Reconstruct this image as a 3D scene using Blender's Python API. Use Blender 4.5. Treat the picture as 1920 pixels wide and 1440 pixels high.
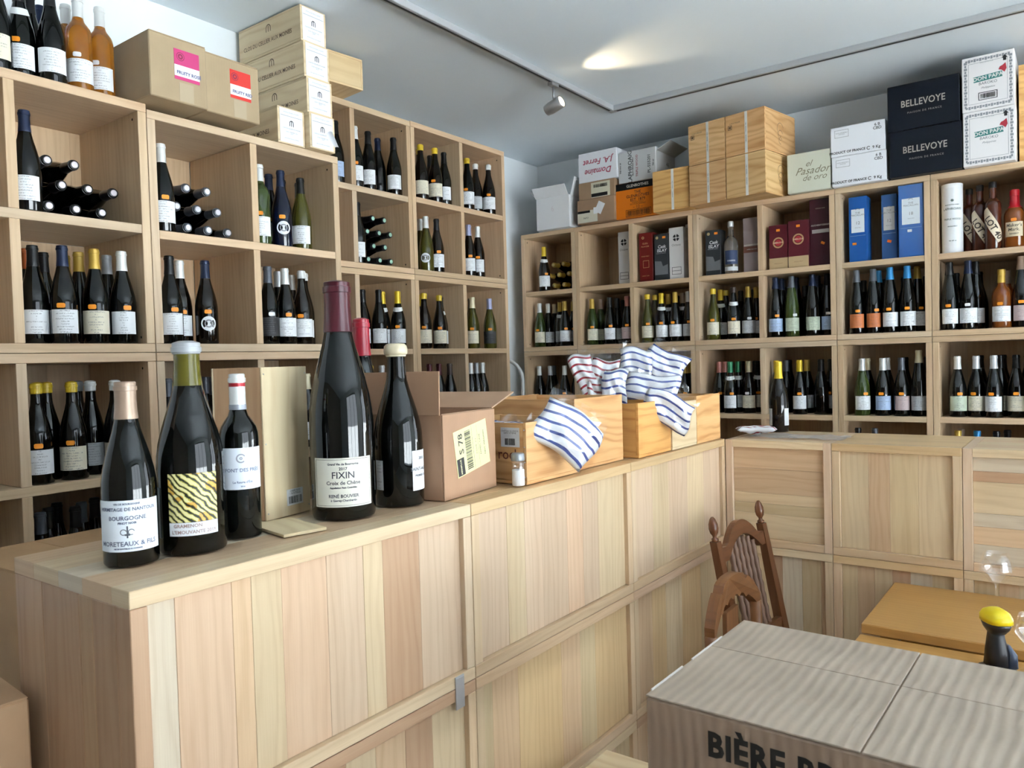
import bpy, bmesh, math, random
from mathutils import Vector, Matrix, Euler
for o in list(bpy.data.objects): bpy.data.objects.remove(o)
random.seed(7)
S = bpy.context.scene
COL = S.collection
PI = math.pi
# ---------------------------------------------------------------- camera
CAMZ = 1.56
FPX, YAW, PIT, ROL = 1450.3, .638830, -.0283627, -.0284104
FW = Vector((-math.sin(YAW)*math.cos(PIT), math.cos(YAW)*math.cos(PIT), math.sin(PIT)))
_r = Vector((math.cos(YAW), math.sin(YAW), 0)); _u = _r.cross(FW)
RT = _r*math.cos(ROL) + _u*math.sin(ROL)
UP = -_r*math.sin(ROL) + _u*math.cos(ROL)
cam = bpy.data.cameras.new('camera'); co = bpy.data.objects.new('camera', cam); COL.objects.link(co)
m = Matrix((RT, UP, -FW)).transposed().to_4x4(); m.translation = (0, 0, CAMZ); co.matrix_world = m
cam.sensor_width = 36; cam.lens = FPX*36/1920; cam.clip_start = .02
cam.dof.use_dof = True; cam.dof.focus_distance = 2.5; cam.dof.aperture_fstop = 10
S.camera = co
# ---------------------------------------------------------------- light and exposure
S.view_settings.view_transform = 'Standard'; S.view_settings.look = 'None'
S.view_settings.gamma = 1; S.view_settings.use_curve_mapping = False
S.view_settings.exposure = 2.93
w = bpy.data.worlds.new('world'); S.world = w; w.use_nodes = True
bg = w.node_tree.nodes['Background']; bg.inputs[0].default_value = (.80, .90, 1.0, 1); bg.inputs[1].default_value = .66
sl = bpy.data.lights.new('sun', 'SUN'); sl.energy = 14; sl.angle = .02; sl.color = (1, .98, .95)      # sun on the street, behind the building
so = bpy.data.objects.new('sun', sl); COL.objects.link(so); so.rotation_euler = Vector((.45, .40, -.80)).to_track_quat('-Z', 'Y').to_euler()
WX, WY0, WY1, WZ0, WZ1 = 2.9, -.3, 2.7, .25, 2.80       # shop window on the right-hand wall
VX0, VX1, VZ0, VZ1 = .75, 2.65, .12, 2.55                 # glazed shop door in the back wall, right of the shelves
for nm, sx, sy, loc, rot in (('daylight_portal', WZ1-WZ0, WY1-WY0, (WX+.09, (WY0+WY1)/2, (WZ0+WZ1)/2), (0, PI/2, 0)), ('door_portal', VX1-VX0, VZ1-VZ0, ((VX0+VX1)/2, 4.80, (VZ0+VZ1)/2), (-PI/2, 0, 0))):
    al = bpy.data.lights.new(nm, 'AREA'); al.shape = 'RECTANGLE'; al.size = sx; al.size_y = sy; al.cycles.is_portal = True
    ao = bpy.data.objects.new(nm, al); COL.objects.link(ao); ao.location = loc; ao.rotation_euler = rot

# ---------------------------------------------------------------- pixel helpers (image taken as 1920x1440)
def ray(x, y): return RT*((x-960)/FPX) - UP*((y-720)/FPX) + FW
def onz(x, y, z): d = ray(x, y); k = (z-CAMZ)/d.z; return Vector((d.x*k, d.y*k, z))
def ony(x, y, Y): d = ray(x, y); k = Y/d.y; return Vector((d.x*k, Y, CAMZ+d.z*k))
def onx(x, y, X): d = ray(x, y); k = X/d.x; return Vector((X, d.y*k, CAMZ+d.z*k))
def y_at(px, X, z):       # point on plane x=X at height z that shows at column px
    Z = z-CAMZ; q = px-960
    return (q*(X*FW.x+Z*FW.z) - FPX*(X*RT.x+Z*RT.z))/(FPX*RT.y-q*FW.y)
def x_at(px, Y, z):
    Z = z-CAMZ; q = px-960
    return (q*(Y*FW.y+Z*FW.z) - FPX*(Y*RT.y+Z*RT.z))/(FPX*RT.x-q*FW.x)

# ---------------------------------------------------------------- materials
MATS = {}
def newmat(name):
    m = bpy.data.materials.new(name); m.use_nodes = True
    return m, m.node_tree.nodes, m.node_tree.links, m.node_tree.nodes['Principled BSDF']
def lin(c):
    return tuple(((v/255+.055)/1.055)**2.4 if v > 10 else v/255/12.92 for v in c)
def plain(name, rgb, rough=.5, metal=0, spec=.5, coat=0, trans=0, alpha=1, bump=0, bscale=60):
    if name in MATS: return MATS[name]
    m, N, L, b = newmat(name)
    b.inputs['Base Color'].default_value = (*rgb, 1); b.inputs['Roughness'].default_value = rough
    b.inputs['Metallic'].default_value = metal; b.inputs['Specular IOR Level'].default_value = spec
    b.inputs['Coat Weight'].default_value = coat; b.inputs['Transmission Weight'].default_value = trans
    b.inputs['Alpha'].default_value = alpha
    if bump:
        n = N.new('ShaderNodeTexNoise'); n.inputs['Scale'].default_value = bscale
        tc = N.new('ShaderNodeTexCoord'); L.new(tc.outputs['Object'], n.inputs['Vector'])
        bp = N.new('ShaderNodeBump'); bp.inputs['Strength'].default_value = bump; bp.inputs['Distance'].default_value = .002
        L.new(n.outputs['Fac'], bp.inputs['Height']); L.new(bp.outputs['Normal'], b.inputs['Normal'])
    MATS[name] = m; return m
def tinted(name, rough=.45, metal=0, coat=0, spec=.5):      # colour comes from the object's own colour
    if name in MATS: return MATS[name]
    m, N, L, b = newmat(name); oi = N.new('ShaderNodeObjectInfo'); L.new(oi.outputs['Color'], b.inputs['Base Color'])
    b.inputs['Roughness'].default_value = rough; b.inputs['Metallic'].default_value = metal
    b.inputs['Coat Weight'].default_value = coat; b.inputs['Specular IOR Level'].default_value = spec
    MATS[name] = m; return m
def mathn(N, L, op, a, b=None, c=None):
    n = N.new('ShaderNodeMath'); n.operation = op
    for i, v in enumerate((a, b, c)):
        if v is None: continue
        if isinstance(v, (int, float)): n.inputs[i].default_value = v
        else: L.new(v, n.inputs[i])
    return n.outputs[0]
def wood(name, light, dark, rough=.42, ring=1.0, contrast=1.0, freq=260.0, warpv=9, rw=.42):
    """UV is in metres, u along the grain; object colour tints, object random shifts the figure."""
    if name in MATS: return MATS[name]
    m, N, L, b = newmat(name)
    uv = N.new('ShaderNodeUVMap'); sp = N.new('ShaderNodeSeparateXYZ'); L.new(uv.outputs[0], sp.inputs[0])
    oi = N.new('ShaderNodeObjectInfo'); R = oi.outputs['Random']
    u = mathn(N, L, 'MULTIPLY_ADD', R, 53.0, sp.outputs[0]); v = mathn(N, L, 'MULTIPLY_ADD', R, 17.3, sp.outputs[1])
    def noise(su, sv, det, rg=.5):
        c = N.new('ShaderNodeCombineXYZ'); L.new(mathn(N, L, 'MULTIPLY', u, su), c.inputs[0]); L.new(mathn(N, L, 'MULTIPLY', v, sv), c.inputs[1])
        n = N.new('ShaderNodeTexNoise'); n.inputs['Scale'].default_value = 1; n.inputs['Detail'].default_value = det; n.inputs['Roughness'].default_value = rg
        L.new(c.outputs[0], n.inputs['Vector']); return n.outputs['Fac']
    warp = noise(1.3, warpv, 3, .55)
    ph = mathn(N, L, 'MULTIPLY_ADD', warp, 34.0*ring, mathn(N, L, 'MULTIPLY', v, freq))
    rings = mathn(N, L, 'POWER', mathn(N, L, 'MULTIPLY_ADD', mathn(N, L, 'SINE', ph), .5, .5), 2.2)
    fib = noise(7, 480, 2, .6); broad = noise(.9, 16, 2)
    f = mathn(N, L, 'MULTIPLY', mathn(N, L, 'MULTIPLY', rings, noise(2.5, 30, 2)), rw*contrast)
    f = mathn(N, L, 'MULTIPLY_ADD', fib, .50*contrast, f)
    f = mathn(N, L, 'MULTIPLY_ADD', broad, .75*contrast, f)
    f = mathn(N, L, 'SUBTRACT', f, .42*contrast); f = mathn(N, L, 'MINIMUM', mathn(N, L, 'MAXIMUM', f, 0.0), 1.0)
    mx = N.new('ShaderNodeMix'); mx.data_type = 'RGBA'; L.new(f, mx.inputs[0])
    mx.inputs[6].default_value = (*light, 1); mx.inputs[7].default_value = (*dark, 1)
    m2 = N.new('ShaderNodeMix'); m2.data_type = 'RGBA'; m2.blend_type = 'MULTIPLY'; m2.inputs[0].default_value = 1
    L.new(mx.outputs[2], m2.inputs[6]); L.new(oi.outputs['Color'], m2.inputs[7])
    hs = N.new('ShaderNodeHueSaturation'); L.new(m2.outputs[2], hs.inputs['Color'])
    L.new(mathn(N, L, 'MULTIPLY_ADD', R, .16, .92), hs.inputs['Value'])
    L.new(hs.outputs[0], b.inputs['Base Color']); b.inputs['Roughness'].default_value = rough
    b.inputs['Specular IOR Level'].default_value = .35
    bp = N.new('ShaderNodeBump'); bp.inputs['Strength'].default_value = .12; bp.inputs['Distance'].default_value = .0006
    L.new(fib, bp.inputs['Height']); L.new(bp.outputs['Normal'], b.inputs['Normal'])
    MATS[name] = m; return m
ASH = wood('ash_wood', (.71, .55, .375), (.49, .325, .195))
PINE = wood('crate_pine', (.82, .58, .31), (.50, .235, .075), .6, 1.3, 1.0, 170.0, 5, .75)
PALE = wood('pale_ply', (.80, .68, .48), (.58, .41, .23), .6, .8, .7, 150.0, 6, .9)
OAK = wood('oak_table', (.50, .275, .085), (.36, .175, .045), .33, .4, .8)
WALNUT = wood('chair_walnut', (.155, .058, .022), (.06, .020, .008), .3, .5)
def kraft():
    m, N, L, b = newmat('kraft_card')
    oi = N.new('ShaderNodeObjectInfo'); tc = N.new('ShaderNodeTexCoord')
    n = N.new('ShaderNodeTexNoise'); n.inputs['Scale'].default_value = 9; n.inputs['Detail'].default_value = 6; L.new(tc.outputs['Object'], n.inputs['Vector'])
    hs = N.new('ShaderNodeHueSaturation'); L.new(oi.outputs['Color'], hs.inputs['Color'])
    L.new(mathn(N, L, 'MULTIPLY_ADD', n.outputs['Fac'], .30, .85), hs.inputs['Value']); L.new(hs.outputs[0], b.inputs['Base Color'])
    b.inputs['Roughness'].default_value = .62; b.inputs['Specular IOR Level'].default_value = .3
    w_ = N.new('ShaderNodeTexWave'); w_.inputs['Scale'].default_value = 32; w_.inputs['Distortion'].default_value = .5
    L.new(tc.outputs['Object'], w_.inputs['Vector'])
    bp = N.new('ShaderNodeBump'); bp.inputs['Strength'].default_value = .10; bp.inputs['Distance'].default_value = .001
    L.new(w_.outputs['Fac'], bp.inputs['Height']); L.new(bp.outputs['Normal'], b.inputs['Normal'])
    MATS['kraft'] = m; return m
KRAFT = kraft()
def paper(name, rows, ink, dens):
    """printed label: UV 0..1, faint lines of small print, paper colour from the object colour"""
    m, N, L, b = newmat(name)
    uv = N.new('ShaderNodeUVMap'); sp = N.new('ShaderNodeSeparateXYZ'); L.new(uv.outputs[0], sp.inputs[0])
    oi = N.new('ShaderNodeObjectInfo'); R = oi.outputs['Random']; u, v = sp.outputs[0], sp.outputs[1]
    row = mathn(N, L, 'MULTIPLY', v, float(rows)); ri = mathn(N, L, 'FLOOR', row); rf = mathn(N, L, 'FRACT', row)
    c = N.new('ShaderNodeCombineXYZ'); L.new(mathn(N, L, 'MULTIPLY_ADD', R, 91., ri), c.inputs[0])
    wn = N.new('ShaderNodeTexWhiteNoise'); wn.noise_dimensions = '2D'; L.new(c.outputs[0], wn.inputs['Vector'])
    wid = mathn(N, L, 'MULTIPLY', wn.outputs['Value'], .36)
    du = mathn(N, L, 'ABSOLUTE', mathn(N, L, 'SUBTRACT', u, .5))
    inw = mathn(N, L, 'LESS_THAN', du, wid); inr = mathn(N, L, 'LESS_THAN', mathn(N, L, 'ABSOLUTE', mathn(N, L, 'SUBTRACT', rf, .5)), .24)
    c2 = N.new('ShaderNodeCombineXYZ'); L.new(mathn(N, L, 'MULTIPLY', u, 46.), c2.inputs[0]); L.new(mathn(N, L, 'MULTIPLY', row, 3.), c2.inputs[1])
    L.new(mathn(N, L, 'MULTIPLY', R, 40.), c2.inputs[2])
    n = N.new('ShaderNodeTexNoise'); n.inputs['Scale'].default_value = 1; n.inputs['Detail'].default_value = 1; L.new(c2.outputs[0], n.inputs['Vector'])
    on = mathn(N, L, 'GREATER_THAN', n.outputs['Fac'], dens)
    k = mathn(N, L, 'MULTIPLY', mathn(N, L, 'MULTIPLY', inw, inr), mathn(N, L, 'MULTIPLY', on, .5))
    mx = N.new('ShaderNodeMix'); mx.data_type = 'RGBA'; L.new(k, mx.inputs[0]); L.new(oi.outputs['Color'], mx.inputs[6]); mx.inputs[7].default_value = (*ink, 1)
    L.new(mx.outputs[2], b.inputs['Base Color']); b.inputs['Roughness'].default_value = .55
    MATS[name] = m; return m
PRINT = paper('printed_label', 9, (.10, .10, .11), .50)
BLANK = tinted('label_paper', .55)
FOIL = tinted('capsule_foil', .32, .25)
WAX = tinted('capsule_wax', .28, 0, .3)
CARD = tinted('coloured_card', .38, 0, 0, .25)
INK = tinted('ink', .5)
TAG = tinted('price_sticker', .5)
METAL = plain('brushed_steel', (.55, .56, .58), .32, .9)
WHITE = plain('white_paint', (.78, .79, .79), .55)
def glassm(name, col, trans, rough=.03):
    if name in MATS: return MATS[name]
    m, N, L, b = newmat(name); b.inputs['Base Color'].default_value = (*col, 1)
    b.inputs['Roughness'].default_value = rough; b.inputs['Transmission Weight'].default_value = trans
    b.inputs['IOR'].default_value = 1.52
    MATS[name] = m; return m
GLASS = {'k': glassm('dark_bottle_glass', (.0022, .0026, .0022), 0), 'n': glassm('deep_brown_glass', (.006, .0035, .002), 0),
         'u': glassm('blue_black_glass', (.004, .007, .022), 0),
         'o': glassm('olive_bottle_glass', (.10, .095, .015), .35), 'O': glassm('pale_olive_glass', (.36, .34, .07), .6), 'a': glassm('amber_bottle_glass', (.60, .23, .025), .6),
         'g': glassm('green_bottle_glass', (.055, .085, .018), .3), 'c': glassm('clear_bottle_glass', (.92, .94, .93), .95),
         'w': glassm('whisky_filled_glass', (.42, .12, .02), .5), 'r': glassm('rum_filled_glass', (.10, .022, .008), .25)}
def sheer(name, col, fac, rough, flat=False):
    m, N, L, b = newmat(name); N.remove(b); out = N['Material Output']
    t = N.new('ShaderNodeBsdfTransparent'); g = N.new('ShaderNodeBsdfGlossy'); g.inputs['Color'].default_value = (*col, 1); g.inputs['Roughness'].default_value = rough
    lw = N.new('ShaderNodeLayerWeight'); lw.inputs['Blend'].default_value = fac
    mx = N.new('ShaderNodeMixShader'); (setattr(mx.inputs[0], 'default_value', fac) if flat else L.new(lw.outputs['Fresnel'], mx.inputs[0])); L.new(t.outputs[0], mx.inputs[1]); L.new(g.outputs[0], mx.inputs[2])
    L.new(mx.outputs[0], out.inputs['Surface']); MATS[name] = m; return m
PLASTIC = sheer('clear_plastic_film', (1, 1, 1), .085, .10, True)
PANE = sheer('window_pane_glass', (1, 1, 1), .10, .0)
THIN = sheer('thin_wine_glass', (1, 1, 1), .11, .0, True)
def stripes(name, col, pitch):
    m, N, L, b = newmat(name); uv = N.new('ShaderNodeUVMap'); sp = N.new('ShaderNodeSeparateXYZ'); L.new(uv.outputs[0], sp.inputs[0])
    n = N.new('ShaderNodeTexNoise'); n.inputs['Scale'].default_value = 9; L.new(uv.outputs[0], n.inputs['Vector'])
    vv = mathn(N, L, 'MULTIPLY_ADD', n.outputs['Fac'], .012, sp.outputs[1])
    f = mathn(N, L, 'FRACT', mathn(N, L, 'MULTIPLY', vv, 1/pitch)); k = mathn(N, L, 'LESS_THAN', f, .27)
    mx = N.new('ShaderNodeMix'); mx.data_type = 'RGBA'; L.new(k, mx.inputs[0]); mx.inputs[6].default_value = (.80, .81, .84, 1); mx.inputs[7].default_value = (*col, 1)
    L.new(mx.outputs[2], b.inputs['Base Color']); b.inputs['Roughness'].default_value = .85
    MATS[name] = m; return m
BLUEST = stripes('blue_striped_cotton', (.045, .075, .29), .027)
REDST = stripes('red_striped_cotton', (.33, .02, .04), .027)

# ---------------------------------------------------------------- object helpers
def tag(o, label=None, cat=None, group=None, kind=None):
    if label: o['label'] = label
    if cat: o['category'] = cat
    if group: o['group'] = group
    if kind: o['kind'] = kind
    return o
def root(name, label, cat, loc=(0, 0, 0), rot=(0, 0, 0), group=None):
    o = bpy.data.objects.new(name, None); COL.objects.link(o); o.empty_display_size = .05
    o.location = loc; o.rotation_euler = rot if isinstance(rot, (tuple, list)) else (0, 0, rot)
    return tag(o, label, cat, group)
def ob(name, me, mat=None, parent=None, loc=(0, 0, 0), rot=(0, 0, 0), color=None):
    if mat and not me.materials: me.materials.append(mat)
    o = bpy.data.objects.new(name, me); COL.objects.link(o)
    if mat and me.materials[0] != mat:
        o.material_slots[0].link = 'OBJECT'; o.material_slots[0].material = mat
    o.location = loc; o.rotation_euler = rot if isinstance(rot, (tuple, list)) else (0, 0, rot)
    if parent: o.parent = parent
    if color: o.color = (*color, 1)
    return o
def pym(name, v, f, uvs=None, smooth=False):
    me = bpy.data.meshes.new(name); me.from_pydata(v, [], f)
    if uvs:
        l = me.uv_layers.new(name='UVMap')
        for p in me.polygons:
            for li, vi in zip(p.loop_indices, p.vertices): l.data[li].uv = uvs[vi]
    if smooth: me.polygons.foreach_set('use_smooth', [True]*len(me.polygons))
    return me
def grain_uv(me, g):
    l = me.uv_layers.new(name='UVMap')
    for p in me.polygons:
        n = p.normal; k = max(range(3), key=lambda i: abs(n[i])); ax = [i for i in range(3) if i != k]
        if g in ax: a = g; b = [i for i in ax if i != g][0]
        else: a, b = ax
        for li, vi in zip(p.loop_indices, p.vertices):
            c = me.vertices[vi].co; l.data[li].uv = (c[a]*(1 if g in ax else .25) + k*3.1, c[b] + k*.37)
BOXC = {}
def boxm(dx, dy, dz, g=2, b=.0012):
    """chamfered box centred on its origin, grain axis g"""
    key = (round(dx, 4), round(dy, 4), round(dz, 4), g, b)
    if key in BOXC: return BOXC[key]
    d = (dx/2, dy/2, dz/2); b = min(b, min(d)*.45); V = []; ix = {}
    for sx in (-1, 1):
        for sy in (-1, 1):
            for sz in (-1, 1):
                s = (sx, sy, sz)
                for k in range(3):
                    ix[s, k] = len(V); V.append(tuple(s[i]*(d[i] if i == k else d[i]-b) for i in range(3)))
    F = []
    for k in range(3):
        a, c = [i for i in range(3) if i != k]
        for sk in (-1, 1):
            q = []
            for sa, sc in ((-1, -1), (1, -1), (1, 1), (-1, 1)):
                s = [0]*3; s[k] = sk; s[a] = sa; s[c] = sc; q.append(ix[tuple(s), k])
            F.append(q)
        for sa in (-1, 1):
            for sc in (-1, 1):
                s0 = [0]*3; s0[a] = sa; s0[c] = sc; s1 = s0[:]; s0[k] = -1; s1[k] = 1
                F.append([ix[tuple(s0), a], ix[tuple(s1), a], ix[tuple(s1), c], ix[tuple(s0), c]])
    for sx in (-1, 1):
        for sy in (-1, 1):
            for sz in (-1, 1): F.append([ix[(sx, sy, sz), k] for k in range(3)])
    me = bpy.data.meshes.new('board'); me.from_pydata(V, [], F)
    bm = bmesh.new(); bm.from_mesh(me); bmesh.ops.recalc_face_normals(bm, faces=bm.faces); bm.to_mesh(me); bm.free()
    grain_uv(me, g); BOXC[key] = me; return me
def board(name, parent, x0, x1, y0, y1, z0, z1, g=2, mat=None, color=(1, 1, 1), b=.0012, rot=(0, 0, 0)):
    return ob(name, boxm(abs(x1-x0), abs(y1-y0), abs(z1-z0), g, b), mat or ASH, parent, ((x0+x1)/2, (y0+y1)/2, (z0+z1)/2), rot, color)
def lathe(prof, n=24, name='lathe', cap=True, smooth=True):
    V = []; F = []; R = len(prof)
    for r, z in prof:
        for i in range(n):
            a = 2*PI*i/n; V.append((r*math.cos(a), r*math.sin(a), z))
    for j in range(R-1):
        for i in range(n): F.append((j*n+i, j*n+(i+1) % n, (j+1)*n+(i+1) % n, (j+1)*n+i))
    if cap:
        F.append(tuple(range(n-1, -1, -1))); F.append(tuple((R-1)*n+i for i in range(n)))
    me = pym(name, V, F, None, smooth)
    if smooth and cap:
        me.polygons[len(me.polygons)-1].use_smooth = False; me.polygons[len(me.polygons)-2].use_smooth = False
    return me
def sharpen(me, ang=40):
    me.set_sharp_from_angle(angle=math.radians(ang)); return me
def tube(pts, rad, n=8, name='tube', closed=False):
    V = []; F = []; P = [Vector(p) for p in pts]; K = len(P)
    for j, p in enumerate(P):
        t = (P[min(j+1, K-1)]-P[max(j-1, 0)]).normalized()
        a = t.orthogonal().normalized() if j == 0 else (prev - t*prev.dot(t)).normalized()
        prev = a; b = t.cross(a); r = rad[j] if isinstance(rad, (list, tuple)) else rad
        for i in range(n):
            w_ = 2*PI*i/n; V.append(tuple(p + a*(r*math.cos(w_)) + b*(r*math.sin(w_))))
    for j in range(K-1):
        for i in range(n): F.append((j*n+i, j*n+(i+1) % n, (j+1)*n+(i+1) % n, (j+1)*n+i))
    F.append(tuple(range(n-1, -1, -1))); F.append(tuple((K-1)*n+i for i in range(n)))
    return pym(name, V, F, None, True)
def prism(pts, th, name='plate', g=0):
    """outline in x-z, thickness along y"""
    n = len(pts); V = [(x, -th/2, z) for x, z in pts] + [(x, th/2, z) for x, z in pts]
    F = [tuple(range(n)), tuple(range(2*n-1, n-1, -1))] + [(i, n+i, n+(i+1) % n, (i+1) % n) for i in range(n)]
    me = pym(name, V, F); grain_uv(me, g); return me
TXT = {}
def textm(s, size, shear=0, bold=0, spacing=1.0, sx=1.0):
    """flat lettering mesh, centred, in the x-z plane facing -y"""
    key = (s, size, shear, bold, spacing, sx)
    if key in TXT: return TXT[key]
    c = bpy.data.curves.new('t', 'FONT'); c.body = s; c.size = size; c.align_x = 'CENTER'; c.align_y = 'CENTER'
    c.resolution_u = 2; c.shear = shear; c.offset = bold; c.space_character = spacing; c.space_line = .9
    o = bpy.data.objects.new('t', c); me = bpy.data.meshes.new_from_object(o)
    bpy.data.objects.remove(o); bpy.data.curves.remove(c)
    for v in me.vertices: v.co = (v.co.x*sx, 0, v.co.y)
    me.name = 'lettering'; me.materials.clear(); TXT[key] = me; return me
def quads(rects, name='print'):
    """flat print in the x-z plane facing -y"""
    V = []; F = []
    for (x0, z0, x1, z1) in rects:
        k = len(V); V += [(x0, 0, z0), (x1, 0, z0), (x1, 0, z1), (x0, 0, z1)]; F.append((k, k+1, k+2, k+3))
    return pym(name, V, F)
def barcode(w_, h, n=26, seed=1):
    r = random.Random(seed); x = -w_/2; R = []; u = w_/(n*3.2)
    while x < w_/2:
        a = u*r.choice((1, 1, 2, 3)); R.append((x, -h/2, min(x+a, w_/2), h/2)); x += a + u*r.choice((1, 1, 2))
    return quads(R, 'barcode')
def ringq(x, z, r0, r1, n=20, a0=0, a1=2*PI):
    V = []; F = []
    for i in range(n+1):
        a = a0+(a1-a0)*i/n; V += [(x+r0*math.cos(a), 0, z+r0*math.sin(a)), (x+r1*math.cos(a), 0, z+r1*math.sin(a))]
    for i in range(n): F.append((2*i, 2*i+1, 2*i+3, 2*i+2))
    return pym('ring', V, F)
def frameq(x0, z0, x1, z1, t): return [(x0, z0, x1, z0+t), (x0, z1-t, x1, z1), (x0, z0, x0+t, z1), (x1-t, z0, x1, z1)]
def bend(me, R, eps=.0004):
    """wrap an x-z print onto a cylinder of radius R whose front is -y"""
    m2 = me.copy(); bm = bmesh.new(); bm.from_mesh(m2)
    for _ in range(4):
        es = [e for e in bm.edges if abs(e.verts[0].co.x-e.verts[1].co.x) > .16*R]
        if not es: break
        bmesh.ops.subdivide_edges(bm, edges=es, cuts=1); bmesh.ops.triangulate(bm, faces=[f for f in bm.faces if len(f.verts) > 4])
    bm.to_mesh(m2); bm.free()
    for v in m2.vertices:
        a = v.co.x/R; v.co = ((R+eps)*math.sin(a), -(R+eps)*math.cos(a), v.co.z)
    return m2
# ---------------------------------------------------------------- the room
FLOORM = plain('floor_tile', (.60, .56, .50), .4, bump=.1)
WALLM = plain('wall_plaster', (.82, .86, .88), .8, spec=.2, bump=.05, bscale=90)
CEILM = plain('ceiling_paint', (.80, .87, .92), .85, spec=.2, bump=.03, bscale=120)
ZC = CAMZ+1.42
def slabs(name, boxes, mat):
    V = []; F = []
    for (x0, x1, y0, y1, z0, z1) in boxes:
        k = len(V); V += [(x, y, z) for z in (z0, z1) for y in (y0, y1) for x in (x0, x1)]
        F += [(k, k+2, k+3, k+1), (k+4, k+5, k+7, k+6), (k, k+1, k+5, k+4), (k+2, k+6, k+7, k+3), (k, k+4, k+6, k+2), (k+1, k+3, k+7, k+5)]
    return tag(ob(name, pym(name, V, F), mat), kind='structure')
slabs('floor', [(-3.4, WX+.2, -2.8, 4.9, -.12, 0)], FLOORM)
slabs('ceiling', [(-3.4, WX+.2, -2.8, 4.9, ZC, ZC+.12)], CEILM)
slabs('wall_left', [(-3.4, -2.868, -2.6, 2.150, 0, ZC), (-3.4, -3.215, 2.150, 4.9, 0, ZC)], WALLM)
slabs('wall_back', [(-3.215, VX0, 4.712, 4.9, 0, ZC), (VX1, WX+.2, 4.712, 4.9, 0, ZC), (VX0, VX1, 4.712, 4.9, 0, VZ0), (VX0, VX1, 4.712, 4.9, VZ1, ZC)], WALLM)
slabs('wall_front', [(-3.4, WX+.2, -2.8, -2.6, 0, ZC)], plain('unseen_wall_dark', (.20, .155, .12), .6))  # unseen wall behind the camera, coloured dark to cut light on faces turned to it
slabs('wall_right', [(WX, WX+.2, -2.6, WY0, 0, ZC), (WX, WX+.2, WY1, 4.712, 0, ZC), (WX, WX+.2, WY0, WY1, 0, WZ0), (WX, WX+.2, WY0, WY1, WZ1, ZC)], WALLM)
win = root('window_1', None, None, (WX+.05, 0, 0)); tag(win, kind='structure')
FRM = plain('window_frame_paint', (.06, .065, .07), .4)
for a, b_ in ((WY0, WY0+.06), (WY1-.06, WY1)): board('window_jamb', win, 0, .06, a, b_, WZ0, WZ1, mat=FRM)
for a, b_ in ((WZ0, WZ0+.06), (WZ1-.06, WZ1)): board('window_rail', win, 0, .06, WY0+.06, WY1-.06, a, b_, 1, mat=FRM)
nP = 3
for i in range(nP):
    a = WY0+.06+(WY1-WY0-.12)*i/nP; c = WY0+.06+(WY1-WY0-.12)*(i+1)/nP
    if i: board('mullion', win, 0, .06, a-.025, a+.025, WZ0+.06, WZ1-.06, mat=FRM)
    board('pane', win, .027, .031, a+.026, c-.026, WZ0+.061, WZ1-.061, mat=PANE)
win = root('window_2', None, None, (0, 4.76, 0)); tag(win, kind='structure')
for a, b_ in ((VX0, VX0+.06), (VX1-.06, VX1)): board('window_jamb', win, a, b_, 0, .06, VZ0, VZ1, mat=FRM)
for a, b_ in ((VZ0, VZ0+.06), (VZ1-.06, VZ1)): board('window_rail', win, VX0+.06, VX1-.06, 0, .06, a, b_, 0, mat=FRM)
xm = (VX0+VX1)/2; board('mullion', win, xm-.03, xm+.03, 0, .06, VZ0+.06, VZ1-.06, mat=FRM)
for a, b_ in ((VX0+.061, xm-.031), (xm+.031, VX1-.061)): board('pane', win, a, b_, .027, .031, VZ0+.061, VZ1-.061, mat=PANE)
slabs('pavement', [(WX+.2, 30, -25, 30, -.2, -.05), (-30, WX+.2, 4.9, 30, -.2, -.05)], plain('pavement_stone', (.58, .64, .68), .8))

# ---------------------------------------------------------------- shelf units
T = .0285
HOLE = lathe([(.0045, 0), (.0030, .0001)], 8, 'hole')
TINTS = [(1, 1, 1), (1.04, .97, .92), (.97, .95, .90), (1.05, 1.0, .93), (.95, .90, .84), (1.0, .94, .86)]
def tint(r): return r.choice(TINTS)
def unit(label, loc, rz, W, H, D, cols, shelves, seed):
    """open shelf: local x along the front, y into the wall; shelves = heights of shelf tops above the base"""
    r = random.Random(seed); u = root('shelf_unit', label, 'shelf', loc, rz)
    g = .0006
    board('top_board', u, g, W-g, 0, D, H-T, H-g, 0, color=tint(r)); board('bottom_board', u, g, W-g, 0, D, g, T, 0, color=tint(r))
    board('side_panel', u, g, T, .0005, D, T+g, H-T-g, color=tint(r)); board('side_panel', u, W-T, W-g, .0005, D, T+g, H-T-g, color=tint(r))
    for x_, s_ in ((T, 1), (W-T, -1)):
        for z_ in (T+.022, H-T-.022): ob('dowel_hole', HOLE, plain('hole_shade', (.03, .02, .012), .9), u, (x_+s_*.0004, .035, z_), (0, PI/2*s_, 0))
    zs = [T] + [x for x in shelves] + [H]
    for z in shelves: board('shelf', u, T+g, W-T-g, .001, D-.012, z-T, z, 0, color=tint(r))
    for i in range(len(zs)-1):
        z0 = zs[i]+g; z1 = zs[i+1]-T-g
        for c in range(1, cols):
            x = W*c/cols; board('divider', u, x-T/2, x+T/2, .001, D-.012, z0, z1, color=tint(r))
        for c in range(cols):          # back of each cell: a few glued staves
            a = T if c == 0 else W*c/cols+T/2; b_ = W-T if c == cols-1 else W*(c+1)/cols-T/2
            xs = [a+g]; 
            while xs[-1] < b_-.12: xs.append(xs[-1]+r.uniform(.06, .13))
            xs.append(b_-g)
            for p, q in zip(xs, xs[1:]): board('back_stave', u, p, q, D-.011+r.uniform(0, .0006), D-.0005, z0, z1, color=tint(r), b=.0006)
    return u
Q = PI/2
XL, XR, YB = -2.45, -2.793, 4.307
def zz(v): return v+CAMZ
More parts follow.
